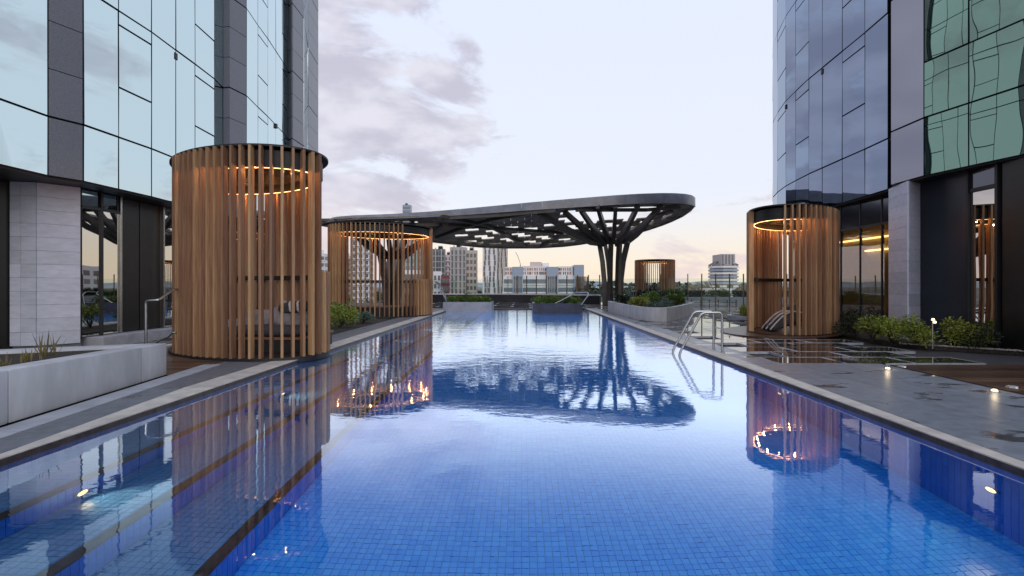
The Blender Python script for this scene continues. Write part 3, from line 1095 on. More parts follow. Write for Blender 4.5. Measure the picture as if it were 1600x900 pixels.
# window-cleaning brackets that stick out at the storey lines
for (x, y, z) in ((gx(273, 12.72), 12.72, gz(88, 12.72)), (gx(1286, 16.4), 16.4, gz(112, 16.4)), (gx(1229, 19.3), 19.3, gz(167, 19.3)), (gx(431, 18.6), 18.6, gz(197, 18.6))):
    MB().box(x - 0.05, x + 0.05, y - 0.05, y + 0.05, z - 0.09, z + 0.09).build('bracket', 'mullion', lt if x < 0 else rt, bevel=0.015)


def stone_face(parent, a, b, z0, z1, rows, cols, n_out, m='stone', th=0.03, stagger=False):
    """Tiles on a wall face from plan point a to b."""
    a, b = Vector((*a, 0)), Vector((*b, 0))
    d = (b - a)
    w = d.length
    d.normalize()
    n = Vector((*n_out, 0)).normalized()
    h = (z1 - z0) / rows
    for r in range(rows):
        for c0, c1 in zip(cols[:-1], cols[1:]):
            c = a + d * w * (c0 + c1) / 2 + n * random.uniform(0.0, 0.003)
            c.z = z0 + (r + 0.5) * h
            MB().obox(c, d, n, (0, 0, 1), w * (c1 - c0) / 2 - 0.0025, th / 2, h / 2 - 0.0025).build('stone_tile', m, parent)


# left ground floor
A, A2, B = (-10.51, 9.94), (-10.05, 10.02), (-9.63, 10.55)
MB().prism([(A[0] + .02, A[1] + .03), (A2[0] + .01, A2[1] + .035), (B[0] - .01, B[1] + .03), (-10.3, 11.0), (-10.9, 11.0)], 0, 3.49).build('wall', 'plinth', lt)
stone_face(lt, A, A2, 0.10, 3.485, 12, [0, 0.42, 1.0], (0.17, -1))
stone_face(lt, A2, B, 0.10, 3.485, 12, [0, 1.0], (0.78, -0.62))
MB().prism([(-10.7, 2.6), (-10.7, 9.9), (-10.0, 10.9), (-10.0, 24.0), (-16, 24.0), (-16, 2.6)], 0.0, 3.485).build('wall', 'door_black', lt)
for i in range(4):
    MB().box(-10.69, -10.65, 4.6 + 1.3 * i, 5.85 + 1.3 * i, 0.25, 3.3).build('glass_pane', 'glass_ground', lt)
    MB().box(-10.69, -10.60, 5.86 + 1.3 * i, 5.89 + 1.3 * i, 0.0, 3.48).build('mullion_bar', 'mullion', lt)
# the big shopfront panes, doors and their frames
for y0, y1 in ((10.62, 11.08), (11.12, 11.58)):
    MB().box(-9.69, -9.65, y0, y1, 0.22, 3.06).build('glass_pane', 'glass_ground', lt)
    MB().box(-9.69, -9.65, y0, y1 - 0.07, 3.12, 3.46).build('glass_pane', 'glass_left', lt)
MB().box(-9.65, -9.62, 11.07, 11.13, 0.2, 3.48).build('mullion_bar', 'mullion', lt)
MB().box(-9.66, -9.62, 10.6, 11.06, 3.06, 3.12).build('transom', 'mullion', lt)
MB().box(-9.66, -9.62, 11.14, 11.6, 3.06, 3.12).build('transom', 'mullion', lt)
MB().box(-9.66, -9.61, 11.59, 11.64, 0.2, 3.48).build('door_frame', 'steel', lt)
for y0, y1 in ((11.66, 12.32), (12.35, 13.0)):
    MB().box(-9.79, -9.75, y0, y1, 0.22, 3.48).build('door_leaf', 'door_black', lt)
MB().box(-9.79, -9.63, 13.01, 13.06, 0.2, 3.48).build('door_frame', 'steel', lt)
for i in range(6):
    MB().box(-9.69, -9.65, 13.08 + i * 1.3, 13.08 + i * 1.3 + 1.24, 0.22, 3.46).build('glass_pane', 'glass_ground', lt)
stp = MB().box(-9.98, -9.30, 10.75, 22.0, -0.05, 0.20)
struct(stp.build('entrance_step', 'channel', bevel=0.01))

# right ground floor: stone column, dark wall, window, black doors, and the lit room behind the glass
zs = levr[0] - 0.02
cA, cB, cC = (9.82, 12.92), (9.51, 11.9), (10.40, 12.42)
MB().prism([(9.53, 11.93), (10.38, 12.43), (10.38, 13.2), (9.84, 12.92)], 0, zs).build('wall', 'plinth', rt)
stone_face(rt, cA, cB, 0.0, zs, 14, [0, 1.0], (-1, 0.3))
stone_face(rt, cB, cC, 0.0, zs, 14, [0, 1.0], (0.5, -0.9))
MB().prism([(10.14, 2.6), (16, 2.6), (16, 12.6), (10.4, 12.6), (10.14, 12.3)], -0.05, zs).build('wall', 'dark_wall', rt)
MB().box(10.06, 10.12, 10.92, 12.25, 0, zs).build('wall_panel', 'dark_wall', rt)
MB().box(10.02, 10.12, 10.86, 10.915, 0, zs).build('window_frame', 'mullion', rt)
MB().box(10.08, 10.115, 10.26, 10.85, 0.1, 3.42).build('glass_pane', 'glass_ground', rt)
MB().box(10.08, 10.115, 10.26, 10.85, 3.52, zs - 0.03).build('glass_pane', 'glass_grey', rt)
MB().box(10.05, 10.12, 10.24, 10.87, 3.43, 3.51).build('transom', 'mullion', rt)
MB().box(10.02, 10.12, 10.19, 10.25, 0, zs).build('window_frame', 'mullion', rt)
for i in range(6):
    MB().box(10.07, 10.115, 10.16 - (i + 1) * 1.05, 10.16 - i * 1.05 - 0.03, 0.02, zs).build('door_leaf', 'door_black', rt)
# glazed room
for i, (y0, y1) in enumerate(((13.1, 14.0), (14.04, 14.9), (14.94, 15.8), (15.84, 16.7), (16.74, 17.6))):
    MB().box(10.45, 10.48, y0, y1, 0.05, 3.1).build('glass_pane', 'glass_room', rt)
    MB().box(10.45, 10.48, y0, y1, 3.18, 3.9).build('glass_pane', 'glass_grey', rt)
    MB().box(10.43, 10.50, y1, y1 + 0.04, 0, 3.92).build('mullion_bar', 'mullion', rt)
MB().box(10.43, 10.50, 13.1, 17.6, 3.1, 3.18).build('transom', 'mullion', rt)
MB().box(10.45, 10.5, 17.64, 18.9, 0, 3.92).build('glass_pane', 'glass_ground', rt)
rm = MB()
rm.box(15.0, 15.1, 12.7, 19, -0.02, 3.95)
rm.box(10.5, 15.0, 12.66, 12.72, -0.02, 3.95)
rm.box(10.52, 15.0, 18.9, 19, -0.02, 3.95)
rm.box(10.52, 15.0, 12.72, 18.9, 3.6, 3.95)
rm.build('room_wall', 'room', rt)
MB().box(12.3, 12.4, 12.75, 18.85, 0.0, 3.59).build('room_wall', 'room', rt)
MB().box(12.20, 12.27, 12.9, 15.4, 3.00, 3.03).build('cove_light', 'cove', rt)
MB().box(12.20, 12.27, 15.5, 18.6, 2.98, 3.03).build('cove_light', 'cove', rt)
MB().box(12.20, 12.27, 15.5, 17.2, 2.55, 2.60).build('cove_light', 'cove', rt)
MB().box(12.22, 12.29, 15.45, 15.49, 0.4, 2.9).build('wall_post', 'mullion', rt)
for i in range(3):
    MB().lathe([(0.05, 0.0), (0.05, 0.03)], (11.6, 13.6 + 1.3 * i, 3.56), 12).build('downlight', 'lamp_glow', rt)

# ------------------------------------------------------------------ the big canopy
def zt(x, y):
    return 6.05 + 0.08 * (x + 0.37) - 0.14 * (y - 28.4)


def thk(x):
    return 0.30 + 0.31 * min(1, max(0, (x + 9) / 17))


def on_plane(px, py, off=0.0, bottom=False):
    d = 30.0
    for _ in range(40):
        x = gx(px, d)
        o = off + (thk(x) if bottom else 0)
        ax, az = (px - CX) / F, (CY - py) / F
        d = (6.05 + 0.08 * 0.37 + 0.14 * 28.4 - o - H) / (az - 0.08 * ax + 0.14)
    return gx(px, d), d


near = [on_plane(*q) for q in ((504, 344.5), (506, 341), (512, 338.6), (524, 337), (547, 335.2), (610, 333), (670, 329.5), (720, 325.5), (775, 320.6), (825, 316), (875, 311.8), (921, 308), (965, 304.4), (1002, 302.2), (1035, 301.2), (1056, 301.4), (1072, 302.6), (1083, 304.8), (1087, 308))]
farp = [on_plane(*q, bottom=True) for q in ((1086, 323), (1080, 330), (1067, 339), (1050, 347), (1035, 353), (1014, 360), (994, 366), (963, 373), (931, 379), (906, 383), (881, 386), (840, 388.5), (788, 388.6), (749, 387), (709, 383), (678, 379.3), (640, 373.5), (600, 366), (560, 358.5), (530, 353.5), (510, 350.5))]
outline = near + farp


def resample(poly, step):
    out = []
    n = len(poly)
    acc = 0.0
    for i in range(n):
        a, b = Vector(poly[i]), Vector(poly[(i + 1) % n])
        l = (b - a).length
        while acc < l:
            q = a + (b - a) * (acc / l)
            out.append((q.x, q.y))
            acc += step
        acc -= l
    return out


def inpoly(x, y, poly):
    c = False
    n = len(poly)
    for i in range(n):
        (x1, y1), (x2, y2) = poly[i], poly[(i + 1) % n]
        if (y1 > y) != (y2 > y) and x < (x2 - x1) * (y - y1) / (y2 - y1) + x1:
            c = not c
    return c


cn = thing('canopy', 'huge dark oval canopy on branching steel trunks at the far end of the pool', 'canopy', (5.98, 31.8, 0))
rim = resample(outline, 0.30)
step = 4
for i in range(0, len(rim), step):
    seg = [rim[(i + k) % len(rim)] for k in range(step + 1)]
    if i + step > len(rim):
        seg = rim[i:] + [rim[0]]
    if len(seg) < 2:
        continue
    vs, fs = [], []
    for j, (x, y) in enumerate(seg):
        a, b = Vector(seg[max(j - 1, 0)]), Vector(seg[min(j + 1, len(seg) - 1)])
        d = (b - a).normalized()
        nrm = Vector((-d.y, d.x))
        if inpoly(x + nrm.x * 0.2, y + nrm.y * 0.2, outline):
            nrm = -nrm
        f = 0.004 if j in (0,) else (-0.004 if j == len(seg) - 1 else 0)
        x, y = x + d.x * f, y + d.y * f
        z = zt(x, y)
        h = thk(x)
        g_ = max(0.0, min(1.0, (2.0 - x) / 11)) * 0.28
        vs += [(x - nrm.x * (0.05 + g_), y - nrm.y * (0.05 + g_), z), (x - nrm.x * (0.01 + g_), y - nrm.y * (0.01 + g_), z - h * 0.08), (x, y, z - h), (x - nrm.x * 0.16, y - nrm.y * 0.16, z - h)]
    for j in range(len(seg) - 1):
        for q in range(4):
            fs.append((j * 4 + q, j * 4 + (q + 1) % 4, j * 4 + 4 + (q + 1) % 4, j * 4 + 4 + q))
    fs += [(3, 2, 1, 0), tuple(len(vs) - 4 + q for q in range(4))]
    m = MB().add(vs, fs)
    m.build('rim_panel', 'canopy_rim', cn, smooth=True)
lip_o = resample(outline, 0.5)
lip = MB()
for i in range(len(lip_o)):
    q = []
    for j in (i, (i + 1) % len(lip_o)):
        a, b, p_ = Vector(lip_o[j - 1]), Vector(lip_o[(j + 1) % len(lip_o)]), Vector(lip_o[j])
        d = (b - a).normalized()
        nrm = Vector((-d.y, d.x))
        if not inpoly(p_.x + nrm.x * 0.2, p_.y + nrm.y * 0.2, outline):
            nrm = -nrm
        for w in (0.05, 0.95):
            x, y = p_.x + nrm.x * w, p_.y + nrm.y * w
            q.append((x, y, zt(x, y) - thk(x) + 0.10))
            q.append((x, y, zt(x, y) - thk(x) + 0.16))
    lip.add(q, [(0, 2, 6, 4), (1, 5, 7, 3), (2, 3, 7, 6), (0, 4, 5, 1)])
lip.build('rim_soffit', 'canopy_soffit', cn)
inner = [(x, y) for x, y in outline]
cxm = sum(p[0] for p in inner) / len(inner)
cym = sum(p[1] for p in inner) / len(inner)
px, py = 0.86, 0.62
mB = MB().obox((0, 0, 0), (1, 0, 0.08), (0, 1, -0.14), (-0.08, 0.14, 1), px / 2 - 0.006, py / 2 - 0.006, 0.035)
pm = mB.mesh('soffit_panel', 'canopy_soffit')
cells, edge = [], MB()
j = 0
y = 24.0
while y < 46:
    x = -14 + (px / 2 if j % 2 else 0)
    i = 0
    while x < 13:
        c = (x + px / 2, y + py / 2)
        hole = (2.6 < c[0] < 8.4 and 28.0 < c[1] < 31.4)
        hsh = (i + 2 * j) % 3
        slot = (hsh == 0 and (c[0] > 7.0 or (c[0] > -4.5 and c[1] > 31.6) or (-9 < c[0] < -5 and c[1] < 31)))
        cor = [inpoly(c[0] + sx * px / 2, c[1] + sy * py / 2, outline) for sx in (-1, 1) for sy in (-1, 1)]
        if all(cor):
            if not hole and not slot:
                cells.append(c)
        elif any(cor):
            for q in range(4):
                x0 = x + px * q / 4
                if all(inpoly(x0 + ux * px / 4, y + uy * py, outline) for ux in (0, 1) for uy in (0, 1)):
                    cc = (x0 + px / 8, y + py / 2)
                    edge.obox((cc[0], cc[1], zt(*cc) - thk(cc[0]) + 0.06), (1, 0, 0.08), (0, 1, -0.14), (-0.08, 0.14, 1), px / 8, py / 2, 0.035)
        x += px
        i += 1
    y += py
    j += 1
cells.sort(key=lambda c: c[1])
for c in cells[:290]:
    place('soffit_panel', pm, cn, (c[0], c[1], zt(*c) - thk(c[0]) + 0.06 + random.uniform(-0.012, 0.012)))
for c in cells[290:]:
    edge.obox((c[0], c[1], zt(*c) - thk(c[0]) + 0.06), (1, 0, 0.08), (0, 1, -0.14), (-0.08, 0.14, 1), px / 2 - .006, py / 2 - .006, 0.035)
stuff(edge.build('soffit_infill', 'canopy_soffit', cn))


def pt(pxl, pyl, off=0.06):
    x, y = on_plane(pxl, pyl, off, bottom=True)
    return Vector((x, y, zt(x, y) - thk(x) - off))


for pl_ in (((690, 341), (780, 336), (868, 329)), ((690, 338), (765, 353), (822, 384)), ((682, 371), (735, 352), (775, 342), (830, 333)), ((846, 385), (884, 360)), ((560, 350), (700, 351), (880, 364)), ((900, 328), (1010, 328), (1062, 324)), ((1005, 345), (1050, 330))):
    for a, b in zip(pl_[:-1], pl_[1:]):
        MB().bar(pt(*a), pt(*b), 0.22, 0.20).build('beam', 'canopy_frame', cn)


def trunk(base, node, rb, rn, legs, arms, w, twist=0.35):
    base, node = Vector(base), Vector(node)
    for k in range(legs):
        a0 = 2 * math.pi * (k + 0.25) / legs
        a1 = a0 + twist * (1 if k % 2 else -1)
        p = []
        for f in (0, 0.35, 0.7, 1.0):
            r = rb + (rn - rb) * (f ** 2.4)
            a = a0 + (a1 - a0) * f
            c = base + (node - base) * f
            p.append(c + Vector((math.cos(a), math.sin(a), 0)) * r)
        lg = MB()
        for q in range(3):
            lg.bar(p[q], p[q + 1] + (p[q + 1] - p[q]).normalized() * 0.03, w * (1.05 - .06 * q), w * 1.2, up=(math.cos(a0), math.sin(a0), 0), w2=w * (1 - .06 * q), h2=w * 1.2)
        lg.build('trunk_leg', 'canopy_frame', cn)
    ts_ = [2 * math.pi * i / 20 for i in range(20)]
    MB().ring([(node.x + rn * 1.1 * math.cos(u), node.y + rn * 1.1 * math.sin(u)) for u in ts_], [(node.x + rn * .78 * math.cos(u), node.y + rn * .78 * math.sin(u)) for u in ts_], node.z - 0.07, node.z + 0.07).build('collar', 'canopy_frame', cn)
    for e in arms:
        e = Vector(e)
        d = Vector((e.x - node.x, e.y - node.y, 0))
        d.normalize()
        s = node + d * rn * 0.95
        m_ = s.lerp(e, 0.5) + Vector((0, 0, -0.10 * (e - s).length * 0.5))
        ar = MB()
        ar.bar(s - Vector((0, 0, 0.05)), m_, w * 1.05, w * 1.5, w2=w * 0.95, h2=w * 1.35)
        ar.bar(m_ - (m_ - s).normalized() * 0.04, e, w * 0.95, w * 1.35, w2=w * 0.8, h2=w * 1.1)
        ar.build('branch', 'canopy_frame', cn)


trunk((5.98, 31.8, 0), (5.98, 31.8, 4.2), 0.50, 0.98, 5,
      [pt(842, 333), pt(882, 331), pt(908, 329), pt(934, 323), pt(962, 322), pt(997, 321), pt(1034, 321), pt(1012, 350), pt(975, 362), pt(905, 372), pt(872, 356)], 0.25)
trunk((-8.7, 32.4, 0), (-8.7, 32.4, 3.3), 0.42, 0.80, 6,
      [pt(566, 349), pt(605, 348), pt(645, 347), pt(690, 350), pt(665, 372), pt(620, 366), pt(575, 358), pt(540, 350)], 0.28)

# ------------------------------------------------------------------ planting
def leaves_mesh(name, n, fn, m, rs):
    """n leaves; fn(k) -> root, direction, length, width, droop"""
    vs, fs = [], []
    for k in range(n):
        p, d, l, w, dr = fn(k, rs)
        p, d = Vector(p), Vector(d).normalized()
        s = d.cross(Vector((0, 0, 1)))
        if s.length < 1e-3:
            s = Vector((1, 0, 0))
        s.normalize()
        s = (s + Vector((rs.uniform(-.6, .6), rs.uniform(-.6, .6), rs.uniform(-.6, .6)))).normalized()
        m1 = p + d * l * 0.5 + Vector((0, 0, -dr * l * 0.15))
        e = p + d * l + Vector((0, 0, -dr * l))
        o = len(vs)
        vs += [p, m1 + s * w / 2, e, m1 - s * w / 2]
        fs += [(o, o + 1, o + 2), (o, o + 2, o + 3)]
    me = bpy.data.meshes.new(name)
    me.from_pydata([tuple(v) for v in vs], [], fs)
    me.materials.append(MAT[m])
    return me


def shrub(name, label, loc, r, h, m, n=420, ls=0.07, lw=0.03, style='bush', group=None, seed=0, clumps=9, stem='leaf_straw', cat='shrub'):
    rs = random.Random(seed * 91 + 5)
    t = thing(name, label, cat, loc, group)
    rx, ry = r if isinstance(r, tuple) else (r, r)
    cl = []
    for _ in range(clumps):
        a = rs.uniform(0, 2 * math.pi)
        q = math.sqrt(rs.random()) * 0.75
        cl.append((rx * q * math.cos(a), ry * q * math.sin(a), h * rs.uniform(0.30, 0.82) * (1.1 - 0.45 * q), rs.uniform(0.22, 0.42)))
    if style == 'blade':
        def fn(k, rs):
            a = rs.uniform(0, 2 * math.pi)
            q = math.sqrt(rs.random())
            tilt = rs.uniform(0.05, 0.5)
            l = h * rs.uniform(0.55, 1.05)
            b = rs.uniform(0, 2 * math.pi)
            return (rx * q * math.cos(a) * .8, ry * q * math.sin(a) * .8, 0), (math.cos(b) * tilt, math.sin(b) * tilt, 1), l, lw, rs.uniform(0, .25)
    else:
        def fn(k, rs):
            c = cl[k % len(cl)]
            v = Vector((rs.gauss(0, 1), rs.gauss(0, 1), rs.gauss(0, 1))).normalized()
            q = rs.random() ** 0.4
            R = c[3] * min(rx, ry, h * 1.3)
            p = (c[0] + v.x * q * R, c[1] + v.y * q * R, max(0.01, c[2] + v.z * q * R * 0.8))
            d = (v.x + rs.uniform(-.5, .5), v.y + rs.uniform(-.5, .5), v.z * .6 + rs.uniform(0.0, .8))
            return p, d, ls * rs.uniform(.6, 1.3), lw * rs.uniform(.7, 1.2), rs.uniform(0, .5)
    place('foliage', leaves_mesh('foliage', n, fn, m, rs), t, loc)
    if style != 'blade':
        sm = MB()
        for c in cl:
            sm.tube([(loc[0], loc[1], loc[2] - 0.02), (loc[0] + c[0] * .5, loc[1] + c[1] * .5, loc[2] + c[2] * .6), (loc[0] + c[0], loc[1] + c[1], loc[2] + c[2])], [0.012, 0.009, 0.004], 4)
        sm.build('stem', 'soil', t)
    return t


# left concrete planter with spiky tufts
pw = thing('concrete_planter', 'long pale concrete planter wall at lower left beside the pool paving', 'planter', (-5.4, 5.0, 0))
y0, y1 = 1.0, 7.30
front = [(xc(y0), y0), (xc(4.35), 4.35)]
segs = [(1.0, 2.55), (2.555, 4.72), (4.725, 6.72), (6.725, 7.3)]
for a, b in segs:
    last = b == 7.3
    ha, hb = 0.53 - 0.012 * (a - 4.6), 0.53 - 0.012 * (b - 4.6)
    q = [(xc(a), a), (xc(b), b), (xc(b) - 0.30, b), (xc(a) - 0.30, a)]
    MB().prism(q, 0.0, lambda x, y: 0.525 - 0.018 * (y - 4.66)).build('wall_section', 'concrete', pw, bevel=0.02, smooth=True)
MB().prism([(xc(7.3) - 0.305, 7.3), (xc(7.3) - 0.305, 7.0), (-7.4, 6.2), (-7.5, 6.5)], 0, 0.475).build('wall_section', 'concrete', pw, bevel=0.02, smooth=True)
MB().prism([(-7.5, 1.0), (-7.2, 1.0), (-7.2, 6.25), (-7.5, 6.45)], 0, 0.50).build('wall_section', 'concrete', pw, bevel=0.02, smooth=True)
MB().prism([(xc(1.0) - .3, 1.0), (xc(7.0) - .3, 7.0), (-7.3, 6.2), (-7.3, 1.0)], 0.0, 0.44).build('soil', 'soil', pw)
for i, (x, y, r, h, n, lb) in enumerate(((gx(2, 5.0) + 0.0, 5.0, .05, .26, 14, 'spiky grass tuft cut by the left edge of the picture'), (gx(42, 5.35), 5.35, .055, .28, 16, 'fan shaped spiky grass tuft in the concrete planter, left one of the three'),
                                        (gx(67, 5.7), 5.7, .05, .42, 12, 'tallest spiky grass tuft in the middle of the concrete planter'), (gx(83, 5.95), 5.95, .05, .33, 8, 'thin sparse grass tuft at the right of the concrete planter tufts'))):
    shrub('grass_tuft', lb, (x, y, 0.44), r, h, 'leaf_straw', n=n, lw=0.022, style='blade', group='spiky tufts in the concrete planter', seed=i, cat='grass')

# planting bed between the near and the middle cabana
bed = struct(MB().prism([(-5.185, 12.4), (-5.185, 19.0), (-7.2, 19.9), (-7.2, 12.4)], -0.05, 0.02).build('planting_bed', 'soil'))
for i, (x, y, r, h, m, n, ls, lb) in enumerate((
        (-5.60, 13.6, .55, .70, 'leaf_lime', 900, .10, 'lime green shrub in the left bed right behind the big cabana'),
        (-5.75, 15.2, .6, .80, 'leaf_lime', 900, .10, 'tall lime leafy shrub in the left bed, second one back'),
        (-6.2, 16.6, .65, .85, 'leaf_green', 900, .10, 'green shrub standing against the slats of the middle cabana'),
        (-5.55, 16.9, .5, .50, 'leaf_blue', 800, .09, 'low blue green mound at the far right end of the left bed'),
        (-5.55, 12.7, .45, .5, 'leaf_lime', 600, .09, 'small lime shrub at the foot of the big cabana'))):
    shrub('shrub', lb, (x, y, 0.02), r, h, m, n=n, ls=ls, lw=ls * .45, group='shrubs in the left bed', seed=20 + i)

# two box planters standing in the far end of the pool
for (x0, x1, y0, y1, top, m, lb, sd) in ((gx(692, 26), gx(768, 26), 26.0, 27.9, 0.45, 'planter_face', 'pale lilac box planter standing in the far left end of the pool', 40), (gx(832.5, 24.8), gx(910, 24.8), 24.8, 27.2, 0.43, 'planter_dark', 'dark navy box planter standing in the far end of the pool', 50)):
    t = thing('box_planter', lb, 'planter', ((x0 + x1) / 2, y0, WZ), 'box planters in the far end of the pool')
    w = 0.12
    MB().box(x0, x1, y0, y0 + w, -0.6, top).build('front_face', m, t, bevel=0.01)
    MB().box(x0 - 0.002, x0 + w, y0 + w + .003, y1, -0.6, top - 0.003).build('side_face', 'planter_face', t, bevel=0.01)
    MB().box(x1 - w, x1 + 0.002, y0 + w + .003, y1, -0.6, top - 0.003).build('side_face', 'planter_face', t, bevel=0.01)
    MB().box(x0 + w + .003, x1 - w - .003, y1 - w, y1, -0.6, top - 0.003).build('back_face', 'planter_face', t)
    MB().box(x0 + w, x1 - w, y0 + w, y1 - w, -0.5, top - 0.08).build('soil', 'soil', t)
    nn = 5
    for q in range(nn):
        xx = x0 + 0.35 + (x1 - x0 - 0.7) * q / (nn - 1)
        shrub('fern', 'feathery green fern in the %s box planter, %s' % ('lilac' if sd == 40 else 'navy', ('leftmost', 'second from left', 'middle', 'second from right', 'rightmost')[q]),
              (xx, y0 + 0.75 + 0.35 * (q % 2), top - 0.08), (.42, .5), (0.50 if sd == 40 else 0.52) - 0.06 * abs(q - 2), 'leaf_green', n=420, ls=.16, lw=.05, group='ferns in the box planters', seed=sd + q, clumps=12, cat='fern')

# curved concrete planter on the right with mixed shrubs
cp = thing('concrete_planter', 'rounded pale concrete planter with mixed shrubs right of the canopy trunk', 'planter', (6.0, 21.5, 0))
ctrl = [(4.43, 24.7), (4.46, 22.4), (4.50, 20.2), (4.56, 18.9), (4.74, 18.35), (5.05, 18.1), (5.42, 18.05), (5.9, 18.7), (6.7, 20.1), (7.6, 21.9), (8.37, 23.5), (8.3, 25.6), (4.6, 25.8)]
out_ = resample(ctrl, 0.05)
cxp, cyp = 6.2, 22.2


def shrink(poly, d):
    n = len(poly)
    o = []
    for i in range(n):
        a, b = Vector(poly[i - 2]), Vector(poly[(i + 2) % n])
        t_ = (b - a).normalized()
        nn = Vector((-t_.y, t_.x))
        q = Vector(poly[i])
        if not inpoly(q.x + nn.x * .08, q.y + nn.y * .08, poly):
            nn = -nn
        o.append((q.x + nn.x * d, q.y + nn.y * d))
    return o


inn = shrink(out_, 0.16)
nseg = 16
L_ = len(out_)
for s in range(nseg):
    a, b = s * L_ // nseg, (s + 1) * L_ // nseg + 1
    idx = [i % L_ for i in range(a, b)]
    MB().ring([out_[i] for i in idx], [inn[i] for i in idx], 0.0, 0.52, closed=False).build('wall_section', 'concrete', cp, smooth=True)
MB().prism(inn[::6], 0.0, 0.42).build('soil', 'soil', cp)
for i, (x, y, r, h, m, n, ls, lb) in enumerate((
        (5.0, 20.6, .55, .42, 'leaf_lime', 884, .13, 'yellow green shrub at the left of the rounded planter'),
        (5.5, 19.3, .50, .30, 'leaf_blue', 952, .10, 'low blue grey mound at the front corner of the rounded planter'),
        (6.2, 20.6, .55, .36, 'leaf_blue', 714, .11, 'blue grey mound on the right side of the rounded planter'),
        (5.9, 22.0, .65, .62, 'leaf_green', 952, .14, 'taller green bush in the middle of the rounded planter'),
        (7.1, 22.4, .55, .66, 'leaf_green', 816, .14, 'green bush at the right end of the rounded planter'),
        (5.0, 23.4, .60, .55, 'leaf_dark', 714, .15, 'dark spiky bush at the back left of the rounded planter'),
        (6.9, 24.2, .70, .72, 'leaf_dark', 816, .15, 'dark upright bush at the back right of the rounded planter'),
        (7.7, 23.6, .40, .40, 'leaf_lime', 612, .12, 'small yellow green bush at the far right tip of the rounded planter'))):
    shrub('shrub', lb, (x, y, 0.42), r, h, m, n=n, ls=ls, lw=ls * .4, group='shrubs in the rounded planter', seed=70 + i)

# small round bed beside the right cabana
rb = thing('planter_ring', 'low round kerbed planting ring left of the right cabana', 'planter', (9.55, 19.6, 0))
ts = [2 * math.pi * i / 40 for i in range(40)]
MB().ring([(9.55 + 1.15 * math.cos(u), 19.6 + 1.15 * math.sin(u)) for u in ts], [(9.55 + 0.98 * math.cos(u), 19.6 + 0.98 * math.sin(u)) for u in ts], 0, 0.14).build('kerb', 'channel', rb, smooth=True)
MB().prism([(9.55 + 0.98 * math.cos(u), 19.6 + 0.98 * math.sin(u)) for u in ts], 0, 0.08).build('soil', 'soil', rb)
shrub('grass_clump', 'lime green grass clump in the kerbed ring left of the right cabana', (9.45, 19.5, .08), .75, .62, 'leaf_lime', n=700, lw=.035, style='blade', seed=88, cat='grass')

# right-hand bed along the dark tower
bed = struct(MB().prism([(8.85, 10.55), (10.05, 9.6), (10.05, 12.9), (10.4, 13.1), (10.4, 17.5), (8.9, 14.9), (8.5, 11.4)], -0.05, 0.03).build('planting_bed', 'soil'))
for i, (x, y, r, h, m, n, ls, lb) in enumerate((
        (gx(1392, 11.1), 11.1, .60, .58, 'leaf_lime', 1100, .085, 'bright lime shrub before the stone column, well left of the bollard light'),
        (gx(1432, 10.8), 10.8, .60, .66, 'leaf_lime', 1200, .085, 'bright lime shrub in the right bed directly left of the bollard light'),
        (gx(1487, 10.7), 10.7, .55, .62, 'leaf_lime', 1000, .085, 'bright lime shrub in the right bed directly right of the bollard light'),
        (gx(1362, 11.5), 11.5, .50, .60, 'leaf_lime', 700, .085, 'arching lime shrub at the left end of the right bed'),
        (gx(1338, 12.6), 12.6, .55, .62, 'leaf_dark', 700, .09, 'dark shrub by the foot of the lit glass room'),
        (gx(1352, 14.0), 14.0, .6, .85, 'leaf_dark', 700, .09, 'taller dark shrub against the lit glass room'),
        (gx(1325, 14.0), 14.0, .45, .75, 'leaf_dark', 600, .09, 'dark shrub just right of the right cabana'),
        (gx(1528, 10.2), 10.2, .42, .55, 'leaf_dark', 600, .08, 'dark shrub beneath the narrow window at far right'),
        (gx(1515, 10.45), 10.45, .40, .42, 'leaf_lime', 560, .08, 'small lime shrub at the right end of the bright bushes'))):
    shrub('shrub', lb, (x, y, 0.03), r, h, m, n=n, ls=ls, lw=ls * .42, group='shrubs along the right tower', seed=100 + i)
pb = MB()
rs = random.Random(3)
for i in range(420):
    f = rs.random()
    x, y = 8.55 + (10.0 - 8.55) * f, 10.9 - 1.25 * f + rs.uniform(-.10, .12)
    r = rs.uniform(.012, .03)
    pb.lathe([(r * .5, 0), (r, r * .5), (r * .5, r)], (x, y, 0.03), 5)
stuff(pb.build('pebble_edge', 'pebble'))['label'] = 'pale pebbles along the edge of the right bed'

# ------------------------------------------------------------------ rails, ladder, lights
ld = thing('pool_ladder', 'bent stainless steel ladder rails at the right pool edge', 'ladder', (3.9, 9.95, 0))


def smooth_path(pts, r=0.09, n=5):
    pts = [Vector(p) for p in pts]
    o = [pts[0]]
    for a, b, c in zip(pts[:-2], pts[1:-1], pts[2:]):
        u, v = (a - b).normalized(), (c - b).normalized()
        k = min(r, (a - b).length * .45, (c - b).length * .45)
        for i in range(n + 1):
            t_ = i / n
            p0, p1, p2 = b + u * k, b, b + v * k
            o.append(p0 * (1 - t_) ** 2 + p1 * 2 * t_ * (1 - t_) + p2 * t_ ** 2)
    o.append(pts[-1])
    return o


for y, xb in ((10.15, 4.03), (9.72, 4.03)):
    MB().tube(smooth_path([(xb, y, -0.02), (xb, y, 0.81), (3.62, y, 0.80), (3.17, y, -0.02), (3.17, y, -1.2)]), 0.024, 10).build('rail', 'steel', ld, smooth=True)
    MB().lathe([(0.05, 0), (0.05, 0.012), (0.026, 0.02)], (xb, y, 0), 14).build('flange', 'steel', ld)
for z in (-0.35, -0.65, -0.95):
    MB().box(3.1, 3.24, 9.74, 10.13, z - .015, z + .015).build('tread', 'steel', ld)

